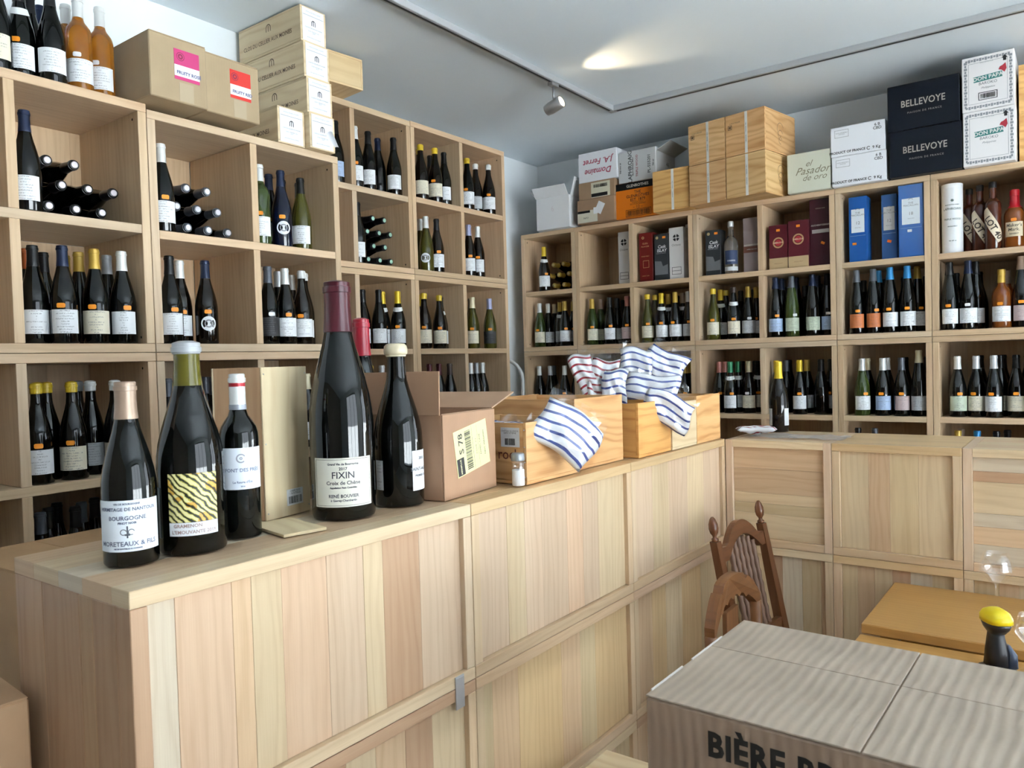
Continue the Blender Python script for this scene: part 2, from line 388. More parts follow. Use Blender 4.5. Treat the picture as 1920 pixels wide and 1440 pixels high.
# left wall, near bays (each bay two cells wide)
unit('ash shelf unit under the amber bottles and dark magnums', (XL, .5425, zz(.065)), Q, .803, .808, .408, 2, [.414], 1)
unit('ash shelf unit under the kraft cartons and white-labelled crates', (XL, 1.3465, zz(.065)), Q, .803, .792, .408, 2, [.403], 2)
unit('middle ash shelf unit, three bays below the amber bottles', (XL, .5425, zz(-.7355)), Q, .803, .800, .408, 2, [.414], 3)
unit('middle ash shelf unit, three bays below the kraft cartons', (XL, 1.3465, zz(-.7355)), Q, .803, .800, .408, 2, [.414], 4)
unit('lowest ash shelf unit in the stack under the amber bottles', (XL, .5425, .0005), Q, .803, .823, .408, 2, [.42], 5)
unit('lowest ash shelf unit in the stack under the kraft cartons', (XL, 1.3465, .0005), Q, .803, .823, .408, 2, [.42], 6)
# left wall, recessed corner bays
unit('tall ash shelf unit holding the green-ended lying bottles', (XR, 2.152, zz(.4695)), Q, .790, .787, .408, 2, [.396], 7)
unit('ash shelf unit reaching nearly to the ceiling beside the bare wall', (XR, 2.9435, zz(.4695)), Q, .803, .791, .408, 2, [.405], 8)
unit('ash shelf unit directly under the green-ended lying bottles', (XR, 2.152, zz(-.3245)), Q, .790, .793, .408, 2, [.408], 9)
unit('ash shelf unit, second from the ceiling beside the bare wall', (XR, 2.9435, zz(-.3245)), Q, .803, .793, .408, 2, [.408], 10)
unit('ash shelf unit, second below the green-ended lying bottles', (XR, 2.152, zz(-1.119)), Q, .790, .793, .408, 2, [.408], 11)
unit('ash shelf unit, third from the ceiling beside the bare wall', (XR, 2.9435, zz(-1.119)), Q, .803, .793, .408, 2, [.408], 12)
unit('low base shelf unit, at the floor under the green-ended bottles', (XR, 2.152, .0005), Q, .790, .440, .408, 2, [], 13)
unit('low base shelf unit, at the floor beside the bare wall', (XR, 2.9435, .0005), Q, .803, .440, .408, 2, [], 14)
# back wall
RB = [(-3.09, .430, 1, 'under the open white carton'), (-2.6595, .811, 2, 'under the upside-down white carton and orange carton'),
      (-1.848, .7935, 2, 'under the four banded pine crates'), (-1.054, .4455, 1, 'holding the blue whisky boxes'),
      (-.608, .4455, 1, 'under the ornate bordered white cartons'), (-.162, .802, 2, 'past the ornate bordered white cartons')]
for i, (x, W_, c, ph) in enumerate(RB):
    unit('ash shelf unit %s' % ph, (x, YB, zz(.067)), 0, W_-.001, .794, .400, c, [.403], 20+i)
    unit('middle ash shelf unit in the stack %s' % ph, (x, YB, zz(-.7275)), 0, W_-.001, .794, .400, c, [.396], 30+i)
    unit('lowest ash shelf unit in the stack %s' % ph, (x, YB, .0005), 0, W_-.001, .831, .400, c, [.42], 40+i)

# ---------------------------------------------------------------- counters: boxes with their plank backs turned to the room
STC = {'pale': (.93, 1.03, 1.14), 'pink': (1.0, .91, .90), 'cream': (1.03, 1.04, .98), 'tan': (.94, .86, .79), 'brown': (.79, .66, .60),
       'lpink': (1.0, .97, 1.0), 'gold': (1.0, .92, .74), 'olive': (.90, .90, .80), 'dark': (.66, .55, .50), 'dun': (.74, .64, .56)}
def counter(label, loc, rz, W, H, D, bounds, cols, horiz=False, seed=0, side=None, post=None, toptint=None):
    r = random.Random(seed); u = root('counter_unit', label, 'counter', loc, rz); g = .0006
    lx, rx = T, W-T
    if post:        # the side boards run up past the top board
        board('side_panel', u, g, T, 0, D, g, H-g, color=STC['lpink']); board('side_panel', u, W-T, W-g, 0, D, g, H-g, color=STC['lpink'])
        tx0, tx1 = T+g, W-T-g
    else:
        tx0, tx1 = g, W-g
        if side:
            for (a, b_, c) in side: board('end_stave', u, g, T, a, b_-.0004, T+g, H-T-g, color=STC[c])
        else: board('side_panel', u, g, T, 0, D, T+g, H-T-g, color=tint(r))
        board('side_panel', u, W-T, W-g, 0, D, T+g, H-T-g, color=tint(r))
    ys = [0, .055, .15, .235, .33, D]
    tc = toptint or [r.choice(list(STC)[:7]) for _ in ys]
    for i, (a, b_) in enumerate(zip(ys, ys[1:])): board('top_stave', u, tx0, tx1, a, b_-.0003, H-T, H-g, 0, color=STC[tc[i]], b=.0005 if i else .001)
    board('bottom_board', u, tx0, tx1, 0, D, g, T, 0, color=tint(r))
    if horiz:
        for i, (a, b_) in enumerate(zip(bounds, bounds[1:])): board('stave', u, lx+g, rx-g, .013+r.uniform(0, .0008), .026, a+.0003, b_-.0003, 0, color=STC[cols[i % len(cols)]], b=.0006)
    else:
        for i, (a, b_) in enumerate(zip(bounds, bounds[1:])): board('stave', u, a+.0002, b_-.0002, .013+r.uniform(0, .0008), .026, T+g, H-T-g, 2, color=STC[cols[i % len(cols)]], b=.0006)
    return u
XC = -1.153; DC = .410
CY = [.5745, 1.378, 2.1685]; CW = [.803, .790, .788]
CT = zz(-.3268); CH = .4115
def ybounds(pxs, y0, W, z):
    b_ = [y_at(p, XC-.013, z)-y0 for p in pxs]; b_[0] = T+.0006; b_[-1] = W-T-.0006; return b_
def rbounds(W, seed, lo=.05, hi=.13, a=T):
    r = random.Random(seed); xs = [a+.0006]
    while xs[-1] < W-a-hi: xs.append(xs[-1]+r.uniform(lo, hi))
    return xs+[W-a-.0006]
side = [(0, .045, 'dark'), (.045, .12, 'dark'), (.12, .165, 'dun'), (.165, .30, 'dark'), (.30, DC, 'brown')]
tops = [['cream', 'tan', 'pale', 'cream', 'tan'], ['gold', 'gold', 'tan', 'cream', 'tan'], ['gold', 'gold', 'cream', 'tan', 'gold']]
ub = [ybounds([273, 336, 442, 478, 534, 618, 686, 722, 790, 862], CY[0], CW[0], 1.0), ybounds([903, 953, 986, 1018, 1065, 1094, 1123, 1170], CY[1], CW[1], 1.0), ybounds([1197, 1225, 1255, 1290, 1320, 1345], CY[2], CW[2], 1.0)]
uc = [['pale', 'pink', 'tan', 'cream', 'pink', 'lpink', 'cream', 'brown', 'lpink'], ['lpink', 'cream', 'lpink', 'lpink', 'pink', 'lpink', 'cream'], ['lpink', 'cream', 'lpink', 'cream', 'lpink']]
lb = [ybounds([273, 380, 470, 560, 655, 710, 765, 815, 862], CY[0], CW[0], .6), ybounds([905, 927, 975, 1055, 1090, 1118, 1175], CY[1], CW[1], .6), ybounds([1200, 1225, 1250, 1280, 1315, 1345], CY[2], CW[2], .6)]
lc = [['tan', 'pink', 'cream', 'brown', 'cream', 'tan', 'brown', 'cream'], ['olive', 'tan', 'gold', 'tan', 'olive', 'gold'], ['tan', 'gold', 'cream', 'gold', 'olive']]
cn = ['nearest the leaning kraft cartons', 'below the open crates and salt jar', 'in the corner behind the chairs']
units = {}
for t_ in range(3):
    for i in range(3):
        z0 = CT-(t_+1)*CH
        if t_ == 2: z0 = .0006
        nm = ['plank-backed counter unit %s, top tier', 'plank-backed counter unit %s, middle tier', 'plank-backed counter unit %s, floor tier'][t_] % cn[i]
        B, C = ((ub[i], uc[i]), (lb[i], lc[i]), (rbounds(CW[i], 60+i), ['tan', 'cream', 'pink', 'olive']))[t_]
        h = CH-.0006 if t_ < 2 else CT-2*CH-.0012
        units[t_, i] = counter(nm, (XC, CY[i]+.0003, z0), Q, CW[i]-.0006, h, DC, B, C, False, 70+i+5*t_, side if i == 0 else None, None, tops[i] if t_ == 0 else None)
br = ob('steel_bracket', boxm(.030, .003, .072, 2, .001), METAL, units[0, 0], (CW[0]-.060, -.0017, -.012)); br['label'] = 'small bent steel clip'
ob('bracket_top', boxm(.030, .030, .003, 2, .001), METAL, br, (0, .0135, .0375))
YCF = 2.957
XQ = [-1.1525, -.751, -.334, .083]
def xb(pxs, x0, W, z):
    b_ = [x_at(p, YCF+.013, z)-x0 for p in pxs]; b_[0] = T+.0006; b_[-1] = W-T-.0006; return b_
rn = ['in the corner with horizontal planks', 'with vertical planks behind the table', 'with horizontal pale planks behind the wine glass']
for t_ in range(3):
    for i in range(3):
        W_ = XQ[i+1]-XQ[i]; h = CH-.0006 if t_ < 2 else CT-.0022-2*CH-.0012; z0 = CT-.0022-(t_+1)*CH if t_ < 2 else .0006
        nm = 'single counter unit %s, %s' % (rn[i] if t_ == 0 else ['in the corner', 'behind the table', 'behind the wine glass'][i], ['top tier', 'middle tier', 'floor tier'][t_])
        hz = t_ == 0 and i in (0, 2)
        if hz: B = [T+.0006] + ([.125, .165, .205, .30] if i == 0 else [.09, .15, .195, .30, .335]) + [h-T-.0006]; C = ['cream', 'olive', 'cream', 'tan', 'tan'] if i == 0 else ['pale', 'tan', 'pale', 'cream', 'brown', 'pale']
        elif t_ == 0: B = xb([1578, 1628, 1668, 1722, 1790], XQ[1], W_, 1.1); C = ['cream', 'tan', 'olive', 'cream']
        else: B = rbounds(W_, 90+i+t_, .035, .075); C = ['olive', 'tan', 'cream', 'brown', 'pale']
        counter(nm, (XQ[i]+.0003, YCF, z0), 0, W_-.0006, h, .418, B, C, hz, 95+i+t_, None, t_ == 0 and i in (0, 2), ['gold']*6 if i == 1 else ['cream', 'tan', 'cream', 'tan', 'cream'])
# ---------------------------------------------------------------- bottles
PROF = {
 'b': [(0.03264, 0), (0.03763, .0015), (0.03888, .005), (0.03888, .118), (0.03821, .136), (0.03571, .155), (0.0312, .176), (0.02573, .197), (0.02064, .216), (0.0168, .234), (0.0152, .252), (0.0146, .268), (0.0146, .283), (0.016, .2835), (0.016, .2905), (0.0146, .291), (0.0146, .296)],
 'B': [(.031, 0), (.0365, .0015), (.0377, .005), (.0377, .180), (.0370, .192), (.0335, .2045), (.0265, .2155), (.0195, .2245), (.0160, .235), (.0150, .250), (.0147, .286), (.0162, .2865), (.0162, .294), (.0147, .2945), (.0147, .300)],
 'f': [(.032, 0), (.0372, .0015), (.0383, .005), (.0383, .135), (.0374, .155), (.0343, .182), (.0293, .212), (.0240, .242), (.0193, .270), (.0160, .294), (.0148, .312), (.0148, .320), (.0160, .3205), (.0160, .326), (.0148, .3265), (.0148, .331)],
 'w': [(.032, 0), (.0385, .002), (.040, .006), (.040, .150), (.0385, .166), (.033, .182), (.023, .194), (.017, .204), (.0155, .225), (.0150, .248), (.0165, .2485), (.0165, .272), (.0150, .273), (.0150, .276)],
 't': [(.028, 0), (.034, .0015), (.0352, .005), (.0352, .205), (.0345, .216), (.030, .228), (.020, .238), (.0160, .246), (.0150, .262), (.0150, .292), (.0158, .2925), (.0158, .318), (.0150, .319), (.0140, .320)],
}
def scaled(k, sr, sz): return [(r*sr, z*sz) for r, z in PROF[k]]
def rad_at(P, z):
    for (r0, z0), (r1, z1) in zip(P, P[1:]):
        if z0 <= z <= z1: return r0 + (r1-r0)*(z-z0)/max(z1-z0, 1e-6)
    return P[-1][0]
MC = {}
def body_mesh(k, sr=1, sz=1, n=22):
    key = ('body', k, sr, sz)
    if key not in MC: MC[key] = sharpen(lathe(scaled(k, sr, sz), n, 'bottle_body'), 50)
    return MC[key]
def cap_mesh(k, sr, sz, L, wax):
    key = ('cap', k, sr, sz, L, wax)
    if key in MC: return MC[key]
    P = scaled(k, sr, sz); H = P[-1][1]; z0 = H-L; off = .0022 if wax else .0007
    zs = [z0, z0+.0015] + [z for _, z in P if z0+.002 < z < H-.001] + [H-.001]
    pr = [(rad_at(P, zs[0])+.0002, zs[0])] + [(rad_at(P, z)+off, z) for z in zs[1:]]
    rt = pr[-1][0]; pr += [(rt, H+.0004), (rt-.0015 if not wax else rt-.0025, H+.0018), (rt*.55, H+(.0022 if not wax else .0045))]
    MC[key] = lathe(pr, 20, 'capsule'); sharpen(MC[key], 50); return MC[key]
def patch(R, z0, z1, a, n=14, off=.0006, key=None, waist=0):
    """curved paper patch, front is -y; a = half angle"""
    k = ('patch', R, z0, z1, a, n, off)
    if k in MC: return MC[k]
    V = []; F = []; UV = []
    for i in range(n+1):
        t = -a+2*a*i/n
        for j, z in enumerate((z0, z1)):
            V.append(((R+off)*math.sin(t), -(R+off)*math.cos(t), z)); UV.append((i/n, j))
    for i in range(n): F.append((2*i, 2*i+2, 2*i+3, 2*i+1))
    MC[k] = pym('label', V, F, UV, True); return MC[k]
def disc_patch(R, zc, r, off=.0008, n=20):
    k = ('disc', R, zc, r)
    if k in MC: return MC[k]
    V = [(0, -(R+off), zc)]; UV = [(.5, .5)]
    for i in range(n):
        a = 2*PI*i/n; x = r*math.cos(a); V.append(((R+off)*math.sin(x/R), -(R+off)*math.cos(x/R), zc+r*math.sin(a))); UV.append((.5+.5*math.cos(a), .5+.5*math.sin(a)))
    MC[k] = pym('round_label', V, [(0, i+1, (i+1) % n+1) for i in range(n)], UV, True); return MC[k]
def tag_patch(P, z, w_=.024, h=.0145, off=.0012):
    k = ('tag', id(P) if False else tuple(P[3]), z)
    if k in MC: return MC[k]
    V = []; F = []; n = 6; c = .003
    cols = [(-w_/2, h/2-c), (-w_/2+c, h/2)] + [(-w_/2+c+(w_-2*c)*i/3, h/2) for i in (1, 2)] + [(w_/2-c, h/2), (w_/2, h/2-c)]
    for x, hh in cols:
        for s in (-1, 1):
            zc = z+s*hh; R = rad_at(P, zc)+off; V.append((R*math.sin(x/R), -R*math.cos(x/R), zc))
    for i in range(len(cols)-1): F.append((2*i, 2*i+2, 2*i+3, 2*i+1))
    MC[k] = pym('price_tag', V, F, None, True); return MC[k]
def collar_mesh(P, z):
    k = ('collar', tuple(P[3]), z)
    if k in MC: return MC[k]
    V = []; F = []; n = 14
    for i in range(n+1):
        t = -1.5+3.0*i/n; dz = .010*math.cos(t*1.05)
        for zc in (z-.006-dz*.9, z+.011-dz*.35):
            R = rad_at(P, zc)+.0009; V.append((R*math.sin(t), -R*math.cos(t), zc))
    for i in range(n): F.append((2*i, 2*i+2, 2*i+3, 2*i+1))
    MC[k] = pym('neck_label', V, F, None, True); return MC[k]
CC = {'black': (.012, .012, .013), 'navy': (.012, .022, .06), 'gold': (.56, .36, .06), 'yellow': (.75, .52, .03), 'white': (.78, .79, .77), 'cream': (.76, .68, .46), 'grey': (.42, .44, .46),
      'red': (.30, .012, .02), 'maroon': (.08, .012, .02), 'orange': (.48, .12, .03), 'silver': (.62, .63, .65), 'lilac': (.40, .42, .62), 'blue': (.03, .24, .52), 'pink': (.50, .20, .17),
      'green': (.03, .22, .10), 'slate': (.10, .11, .13), 'bronze': (.42, .30, .22), 'brown': (.05, .03, .025)}
LC = {'w': ('white', (.84, .86, .88)), 'c': ('cream', (.80, .74, .58)), 'g': ('grey', (.52, .54, .56)), 'o': ('orange', (.62, .19, .06)), 'd': ('black', (.02, .02, .022)), 'b': ('pale blue', (.42, .55, .78)),
      'p': ('dusty pink', (.55, .43, .42)), 't': ('tan', (.58, .46, .34)), 'l': ('pale green', (.55, .62, .48))}
GN = {'O': 'olive', 'k': 'dark', 'n': 'brown-black', 'u': 'blue-black', 'o': 'olive', 'a': 'amber', 'g': 'green', 'c': 'clear', 'w': 'whisky', 'r': 'rum-dark'}
SEEN = {}
BOT = []
def bottle(loc, kind='b', glass='k', cap='black', lab='w', tg='-', rz=None, where='', sr=1, sz=1, capL=None, wax=False, row='', rot=None, nm='wine_bottle', cat='bottle', label=None, lz=None, la=None, jit=.18):
    P = scaled(kind, sr, sz); H = P[-1][1]; R = P[3][0]
    if rz is None: rz = math.atan2(-loc[0], loc[1]) + random.uniform(-jit, jit)
    o = ob(nm, body_mesh(kind, sr, sz), GLASS[glass], None, loc, rot if rot else (0, 0, rz))
    if label is None:
        ln = LC[lab][0]+' label' if lab in LC else ('round white label' if lab == 'r' else 'bare')
        label = '%s-capped %s bottle, %s, %s%s' % (cap, GN[glass], ln, row, where)
        if tg == 'o' and len(label.split()) <= 10: label = label.replace(', ', ' with orange tag, ', 1)
    tag(o, label, cat); BOT.append(o)
    L = capL or (.030 if wax else .062)*sz
    if cap: ob('capsule', cap_mesh(kind, sr, sz, L, wax), WAX if wax else FOIL, o, color=CC[cap])
    o['R'] = R
    if lab in LC:
        z0, z1 = lz or (.030*sz, .102*sz); a = la or random.choice((1.05, 1.15, 1.25))
        ob('paper_label', patch(round(R, 5), round(z0, 4), round(z1, 4), a), PRINT, o, color=LC[lab][1])
    elif lab == 'r':
        q = ob('paper_label', disc_patch(round(R, 5), .072*sz, .026*sz), BLANK, o, color=(.84, .86, .88))
        ob('emblem', bend(ringq(0, .072*sz, .010, .0145, 16), R, .0013), INK, q, color=(.30, .30, .32))
    if tg in 'ow': ob('price_tag', tag_patch(P, round((.114 if kind != 'f' else .118)*sz, 4)), TAG, o, (0, 0, 0), (0, 0, random.uniform(-.35, .35)), color=(1.0, .34, .02) if tg == 'o' else (.82, .82, .82))
    if tg in 'ow' and kind == 'x': pass
    return o
ORD = ['first', 'second', 'third', 'fourth', 'fifth', 'sixth', 'seventh', 'eighth', 'ninth', 'tenth']
def finish_groups():
    """look-alikes in one bay are told apart by counting from the room corner"""
    d = {}
    for o in BOT: d.setdefault(o['label'], []).append(o)
    for l, os_ in d.items():
        if len(os_) > 1:
            os_.sort(key=lambda o: (o.location.x+3.2)**2+(o.location.y-4.7)**2)
            for i, o in enumerate(os_):
                o['group'] = 'alike bottles: ' + ' '.join(l.split()[-6:]); o['label'] = l + ', %s from corner' % ORD[i]
    for o in BOT:
        if 'R' in o: del o['R']

def cells_of(y0, W, cols): return [(y0+(T if c == 0 else W*c/cols+T/2), y0+(W-T if c == cols-1 else W*(c+1)/cols-T/2)) for c in range(cols)]
CELLS = {XL: cells_of(.5425, .803, 2)+cells_of(1.3465, .803, 2), XR: cells_of(2.152, .790, 2)+cells_of(2.9435, .803, 2), YB: sum([cells_of(x, W_-.001, c) for x, W_, c, _ in RB], [])}
PLACED = {}
def settle(side, pl, z, px, d, R, dmax=.345):
    """keep a bottle inside its bay and clear of its neighbours: deeper along the same line of sight first, then sideways"""
    at = (lambda px, d: y_at(px, pl-d, z+.08)) if side == 'L' else (lambda px, d: x_at(px, pl+d, z+.08))
    c0 = at(px, d); a, b_ = min(CELLS[pl], key=lambda q: max(q[0]-c0, c0-q[1], 0))
    free = pl == XL and z > zz(.8728)
    P = PLACED.setdefault((pl, round(z, 2)), []); best = None
    for i in range(0, 40):
        for s in ((0,) if i == 0 else (1, -1)):
            for dd in range(0, 50):
                d2 = max(d, R+.003)+dd*.006
                if d2 > dmax: break
                c2 = at(px+s*i*1.5, d2)
                if not free: c2 = min(max(c2, a+R+.002), b_-R-.002)
                if any((c2-q[0])**2+(d2-q[1])**2 < (R+q[2]+.001)**2 for q in P): continue
                cost = i*1.5+(d2-d)*210
                if best is None or cost < best[0]: best = (cost, c2, d2)
    if best is None: best = (0, c0, d)
    P.append((best[1], best[2], R)); return best[1], best[2]
def cell(side, zfl, where, spec, plane=None):
    """spec lines: px depth kind glass cap label tag [flags: x=wax, n=neck label]"""
    for ln in sorted(spec.strip().split('\n'), key=lambda l: round(float(l.split()[1])*12)):
        p = ln.split(); px = float(p[0]); d = float(p[1]); fl = p[7] if len(p) > 7 else ''
        z = zz(zfl)+.0006
        R = PROF[p[2]][3][0]; pl = plane or (XL if side == 'L' else YB)
        if side == 'L': c, d = settle(side, pl, z, px, d, R); loc = (pl-d, c, z)
        else: c, d = settle(side, pl, z, px, d, R); loc = (c, pl+d, z)
        o = bottle(loc, p[2], p[3], p[4], p[5], p[6], where=where, wax='x' in fl, row='rear, ' if d > .115 else '')
        if 'n' in fl: ob('neck_label', collar_mesh(PROF[p[2]], .205 if p[2] == 'b' else .225), BLANK, o, color=(.82, .83, .82))
def lying(side, zfl, px0, d, rows, cap, where, plane=None, pitch=.0795, glass='k', label=None, wax=False, end=(.62, .56, .60)):
    """bottles on their sides, necks to the room; rows = lists of offsets in bottle widths"""
    z = zz(zfl)+.0008; R = .0389
    if side == 'L': X = (plane or XL)-d; c0 = y_at(px0, X, z+R)
    else: Y = (plane or YB)+d; c0 = x_at(px0, Y, z+R)
    a, b_ = min(CELLS[plane or (XL if side == 'L' else YB)], key=lambda q: max(q[0]-c0-.05, c0+.05-q[1], 0))
    over = c0+max(max(r) for r in rows)*pitch-(b_-R-.0012)
    if over > 0: c0 -= over
    for j, ks in enumerate(rows):
        for k in ks:
            zc = z+R+j*.0694; c = c0+k*pitch
            if c < a+R+.001: continue
            if side == 'L': loc = (X-.297, c, zc); rot = (0, PI/2, 0)
            else: loc = (c, Y+.297, zc); rot = (PI/2, 0, 0)
            o = bottle(loc, 'b', glass, cap, '-', '-', rot=rot, where='', label=label+', '+['bottom', 'second', 'third', 'top'][j]+' row', wax=wax)
            ob('capsule_end', lathe([(.0105, .2984), (.0105, .2994), (.0075, .2998)], 16, 'disc') if 'ce' not in MC else MC['ce'], FOIL, o, color=end)
# --- on top of the near left shelf
TOP1 = .873
cell('L', TOP1, 'atop the shelf beside the carton', '''
-6 .06 b k black c -
40 .055 b k black w o n
93 .055 b k black w -
60 .15 b k black - -
80 .17 b k navy - -
122 .14 B a white - -
150 .075 B a white w w
191 .062 B a white w w''')
cell('L', .479, 'beside lying bottles under the dark magnums', '''
47 .047 b k navy w -''')
lying('L', .479, 97, .096, [[-1, 0, 1, 2], [-.5, .5, 1.5, 2.5], [0, 1]], 'black', '', end=(.75, .68, .72), label='lying bottle in stack beside navy-capped standing bottle')
cell('L', .468, 'beside lying bottles under the kraft cartons', '''
300 .047 b k white w o''')
lying('L', .468, 353, .096, [[-1, 0, 1, 2], [-.5, .5, 1.5], [1, 2][:0] + [0, 1]], 'slate', '', end=(.78, .76, .80), label='grey-capped lying bottle in stack under the kraft cartons')
cell('L', .468, 'in the bay under the white-labelled crates', '''
489 .05 B g white w o
507 .13 b k navy w o
529 .055 b u navy r o
542 .15 b k black - -
566 .10 b o black w -
593 .055 b O slate w -''')
cell('L', .094, 'two bays below the amber bottles', '''
52 .17 b k orange - -
66 .10 b k black w -
86 .13 b k black w -
120 .05 b k navy w o
127 .25 b k gold - -
152 .15 b k gold - -
181 .055 b k gold c o
205 .16 b k grey - -
232 .05 b k white w o''')
cell('L', .094, 'two bays below the kraft cartons', '''
321 .045 b k black w o
340 .13 b n white w o
388 .075 b n navy r o''')
cell('L', .094, 'two bays below the white-labelled crates', '''
482 .16 b k black - -
505 .07 b k slate d w
524 .17 b k silver - -
537 .05 b k white w o
553 .19 b n white - -
568 .10 b n white w o x
594 .06 b n white w o x''')
cell('L', -.3215, 'three bays below the amber bottles', '''
57 .05 b k yellow w o x
76 .14 b k yellow - - x
92 .12 b k yellow - - x
124 .055 b k yellow c o x
150 .20 b k grey g - x
174 .12 b k white g - x
208 .055 b k white c - x''')
cell('L', -.707, 'four bays below the amber bottles', '''
62 .06 b k slate - -
96 .05 b k black - -
112 .14 b k black - -
136 .07 b k black - -
158 .05 b k slate - -
182 .08 b k black - -
212 .05 b k black - -''')
cell('L', -.3215, 'three bays below the kraft cartons', '''
318 .12 b k slate - -
338 .10 b k slate - -
362 .17 b k black - -
388 .17 b k slate - -
405 .08 b k slate w o
420 .17 b k black - -
445 .18 b k black - -''')
cell('L', -.3215, 'three bays below the white-labelled crates', '''
486 .10 b k black - -
520 .14 b k black - -
550 .10 b k black - -
578 .08 b k cream w -
598 .12 b k cream w -''')
# --- recessed corner bays
cell('L', .867, 'in the bay above the green-ended bottles', '''
633 .06 b k black b -
667 .055 b k white w o
692 .07 b k black w -
710 .12 b k navy - -
735 .055 b k black w -''', XR)
lying('L', .498, 697, .10, [[-1, 0, 1, 2], [-.5, .5, 1.5], [0, 1, 2], [.5, 1.5]], 'black', '', XR, end=(.45, .75, .62), label='lying bottle with mint green capsule end')
cell('L', .498, 'beside the green-ended lying bottles', '''
671 .048 b k black w -''', XR)
cell('L', .876, 'top bay beside the shelf seam', '''
788 .12 b n yellow c - x
799 .06 b n yellow c - x
808 .17 b k black - -
817 .05 b n yellow c o x
834 .07 b k black w -''', XR)
cell('L', .876, 'top bay beside the bare wall', '''
877 .055 b k yellow w o x
893 .10 b n white g - x
911 .055 b n white w o x''', XR)
cell('L', .498, 'second bay beside the shelf seam', '''
789 .13 b o white - -
800 .06 b o white r -
820 .07 b n black w o''', XR)
cell('L', .498, 'second bay beside the bare wall', '''
880 .06 b n lilac w o
897 .06 b n white w o''', XR)
cell('L', .083, 'one bay below the green-ended bottles', '''
648 .09 b k black - -
682 .10 b k black w -
703 .06 b k black w -
719 .12 b k yellow w o n
743 .055 b k yellow w o n''', XR)
cell('L', .083, 'third bay beside the shelf seam', '''
792 .12 b n yellow w -
807 .055 b n yellow c o x
825 .09 b n yellow c o x
842 .06 b n black w o n''', XR)
cell('L', .083, 'third bay beside the bare wall', '''
884 .12 b k black - -
890 .06 b o cream c o
919 .06 b o lilac d o''', XR)
cell('L', -.296, 'two bays below the green-ended bottles', '''
697 .10 b k yellow - -
718 .10 b k white - -
742 .12 b k white - -''', XR)
cell('L', -.296, 'fourth bay beside the shelf seam', '''
807 .08 b k maroon - -
825 .08 b k maroon - -
845 .08 b k brown - -''', XR)
cell('L', -.296, 'fourth bay beside the bare wall', '''
884 .08 b k white - -
895 .12 b k grey - -
906 .09 b k white - -''', XR)
# --- back wall: ten bays
cell('R', .470, 'beside gold-ended lying bottles', '''
1021 .043 b n yellow w o n''')
lying('R', .470, 1046, .0905, [[0, 1, 2], [-.5, .5, 1.5], [0, 1]], 'gold', '', end=(.75, .62, .30), label='gold-capped lying bottle under the open white carton')
cell('R', .096, 'one bay below the gold-ended bottles', '''
1013 .06 b g white c o
1029 .12 b k white w -
1041 .17 b k cream - -
1051 .11 b k gold g o n
1060 .05 b k gold w o
1076 .06 b k gold w o''')
cell('R', -.332, 'two bays below the gold-ended bottles', '''
1012 .08 b k white - -
1027 .10 b k grey - -
1040 .12 b k slate - -
1060 .07 b k white - o
1076 .10 b k black - o''')
cell('R', .096, 'under the empty bay with one white box', '''
1111 .055 b g gold c o
1127 .14 b g bronze c -
1144 .055 b k black w o
1158 .15 b k black w -
1177 .06 b k pink p o''')
cell('R', .096, 'under the red and black whisky boxes', '''
1215 .055 b o yellow c o x
1229 .15 b o yellow - - x
1241 .05 b k yellow w o n
1254 .15 b k gold - - n
1267 .06 b k gold w o
1281 .15 b k bronze - - n
1293 .06 b k white g o''')
cell('R', -.332, 'two bays below the red whisky box', '''
1214 .06 b k black - -
1240 .06 b k black - -
1262 .08 b k black - o
1279 .06 b k gold - o
1296 .10 b k gold - -''')
cell('R', -.332, 'two bays below the empty bay', '''
1105 .08 b k white - -
1130 .08 b k black - -
1155 .08 b k black - -''')
cell('R', .096, 'under the clear bottle with blue label', '''
1338 .055 b o yellow c o x
1352 .15 b k yellow w - n
1362 .22 b k yellow - - x
1376 .055 b k brown c o xn
1398 .08 b k gold g w
1419 .05 b k gold w o''')
cell('R', .096, 'under the maroon whisky boxes', '''
1455 .055 f k navy b o
1466 .15 f k navy - -
1485 .06 f g slate l w
1494 .16 f k navy - -
1524 .06 f k navy l -
1534 .16 f k navy - -
1557 .08 f k black b w''')
cell('R', .096, 'under the blue whisky boxes', '''
1607 .05 f k slate o o
1635 .055 f k slate o o
1648 .17 f k blue - -
1662 .05 f k blue w o
1693 .05 f k blue w o
1721 .055 f k gold w o''')
cell('R', .096, 'under the three tilted-label bottles', '''
1781 .05 f k black w o
1816 .055 f k navy w w
1830 .13 f k black w -
1878 .055 w w gold w o
1889 .15 w w bronze - o
1908 .06 f k bronze p o''')
cell('R', -.332, 'two bays below the clear bottle', '''
1350 .09 b k pink - o
1360 .16 b k pink - -
1370 .055 b k green w o n
1385 .14 b k green w - n
1405 .09 b k cream c w
1422 .055 b k black c o n''')
cell('R', -.332, 'two bays below the maroon whisky boxes', '''
1452 .07 b k yellow - -
1475 .16 b k slate - -
1500 .055 b k yellow w o
1514 .15 b k gold w -
1540 .07 b k black - -
1562 .09 b k black g o''')
cell('R', -.332, 'two bays below the blue whisky boxes', '''
1617 .055 b g silver w o
1627 .16 b k cream - -
1656 .06 b k white b o
1664 .17 b k white - -
1691 .06 b k slate p o
1729 .06 f k cream g -''')
cell('R', -.332, 'two bays below the tilted-label bottles', '''
1796 .06 b k white l o
1828 .08 b k silver c o
1855 .05 b k silver w o
1876 .13 b k black c -
1906 .09 b k black c o''')
cell('R', -.6985, 'in the low bay behind the counter', '''
1610 .07 b k black - -
1640 .07 b k slate - -
1797 .07 b k gold - -
1803 .16 b k bronze - -
1833 .08 b k blue - -
1862 .08 b k black - -
1890 .08 b k black - -''')

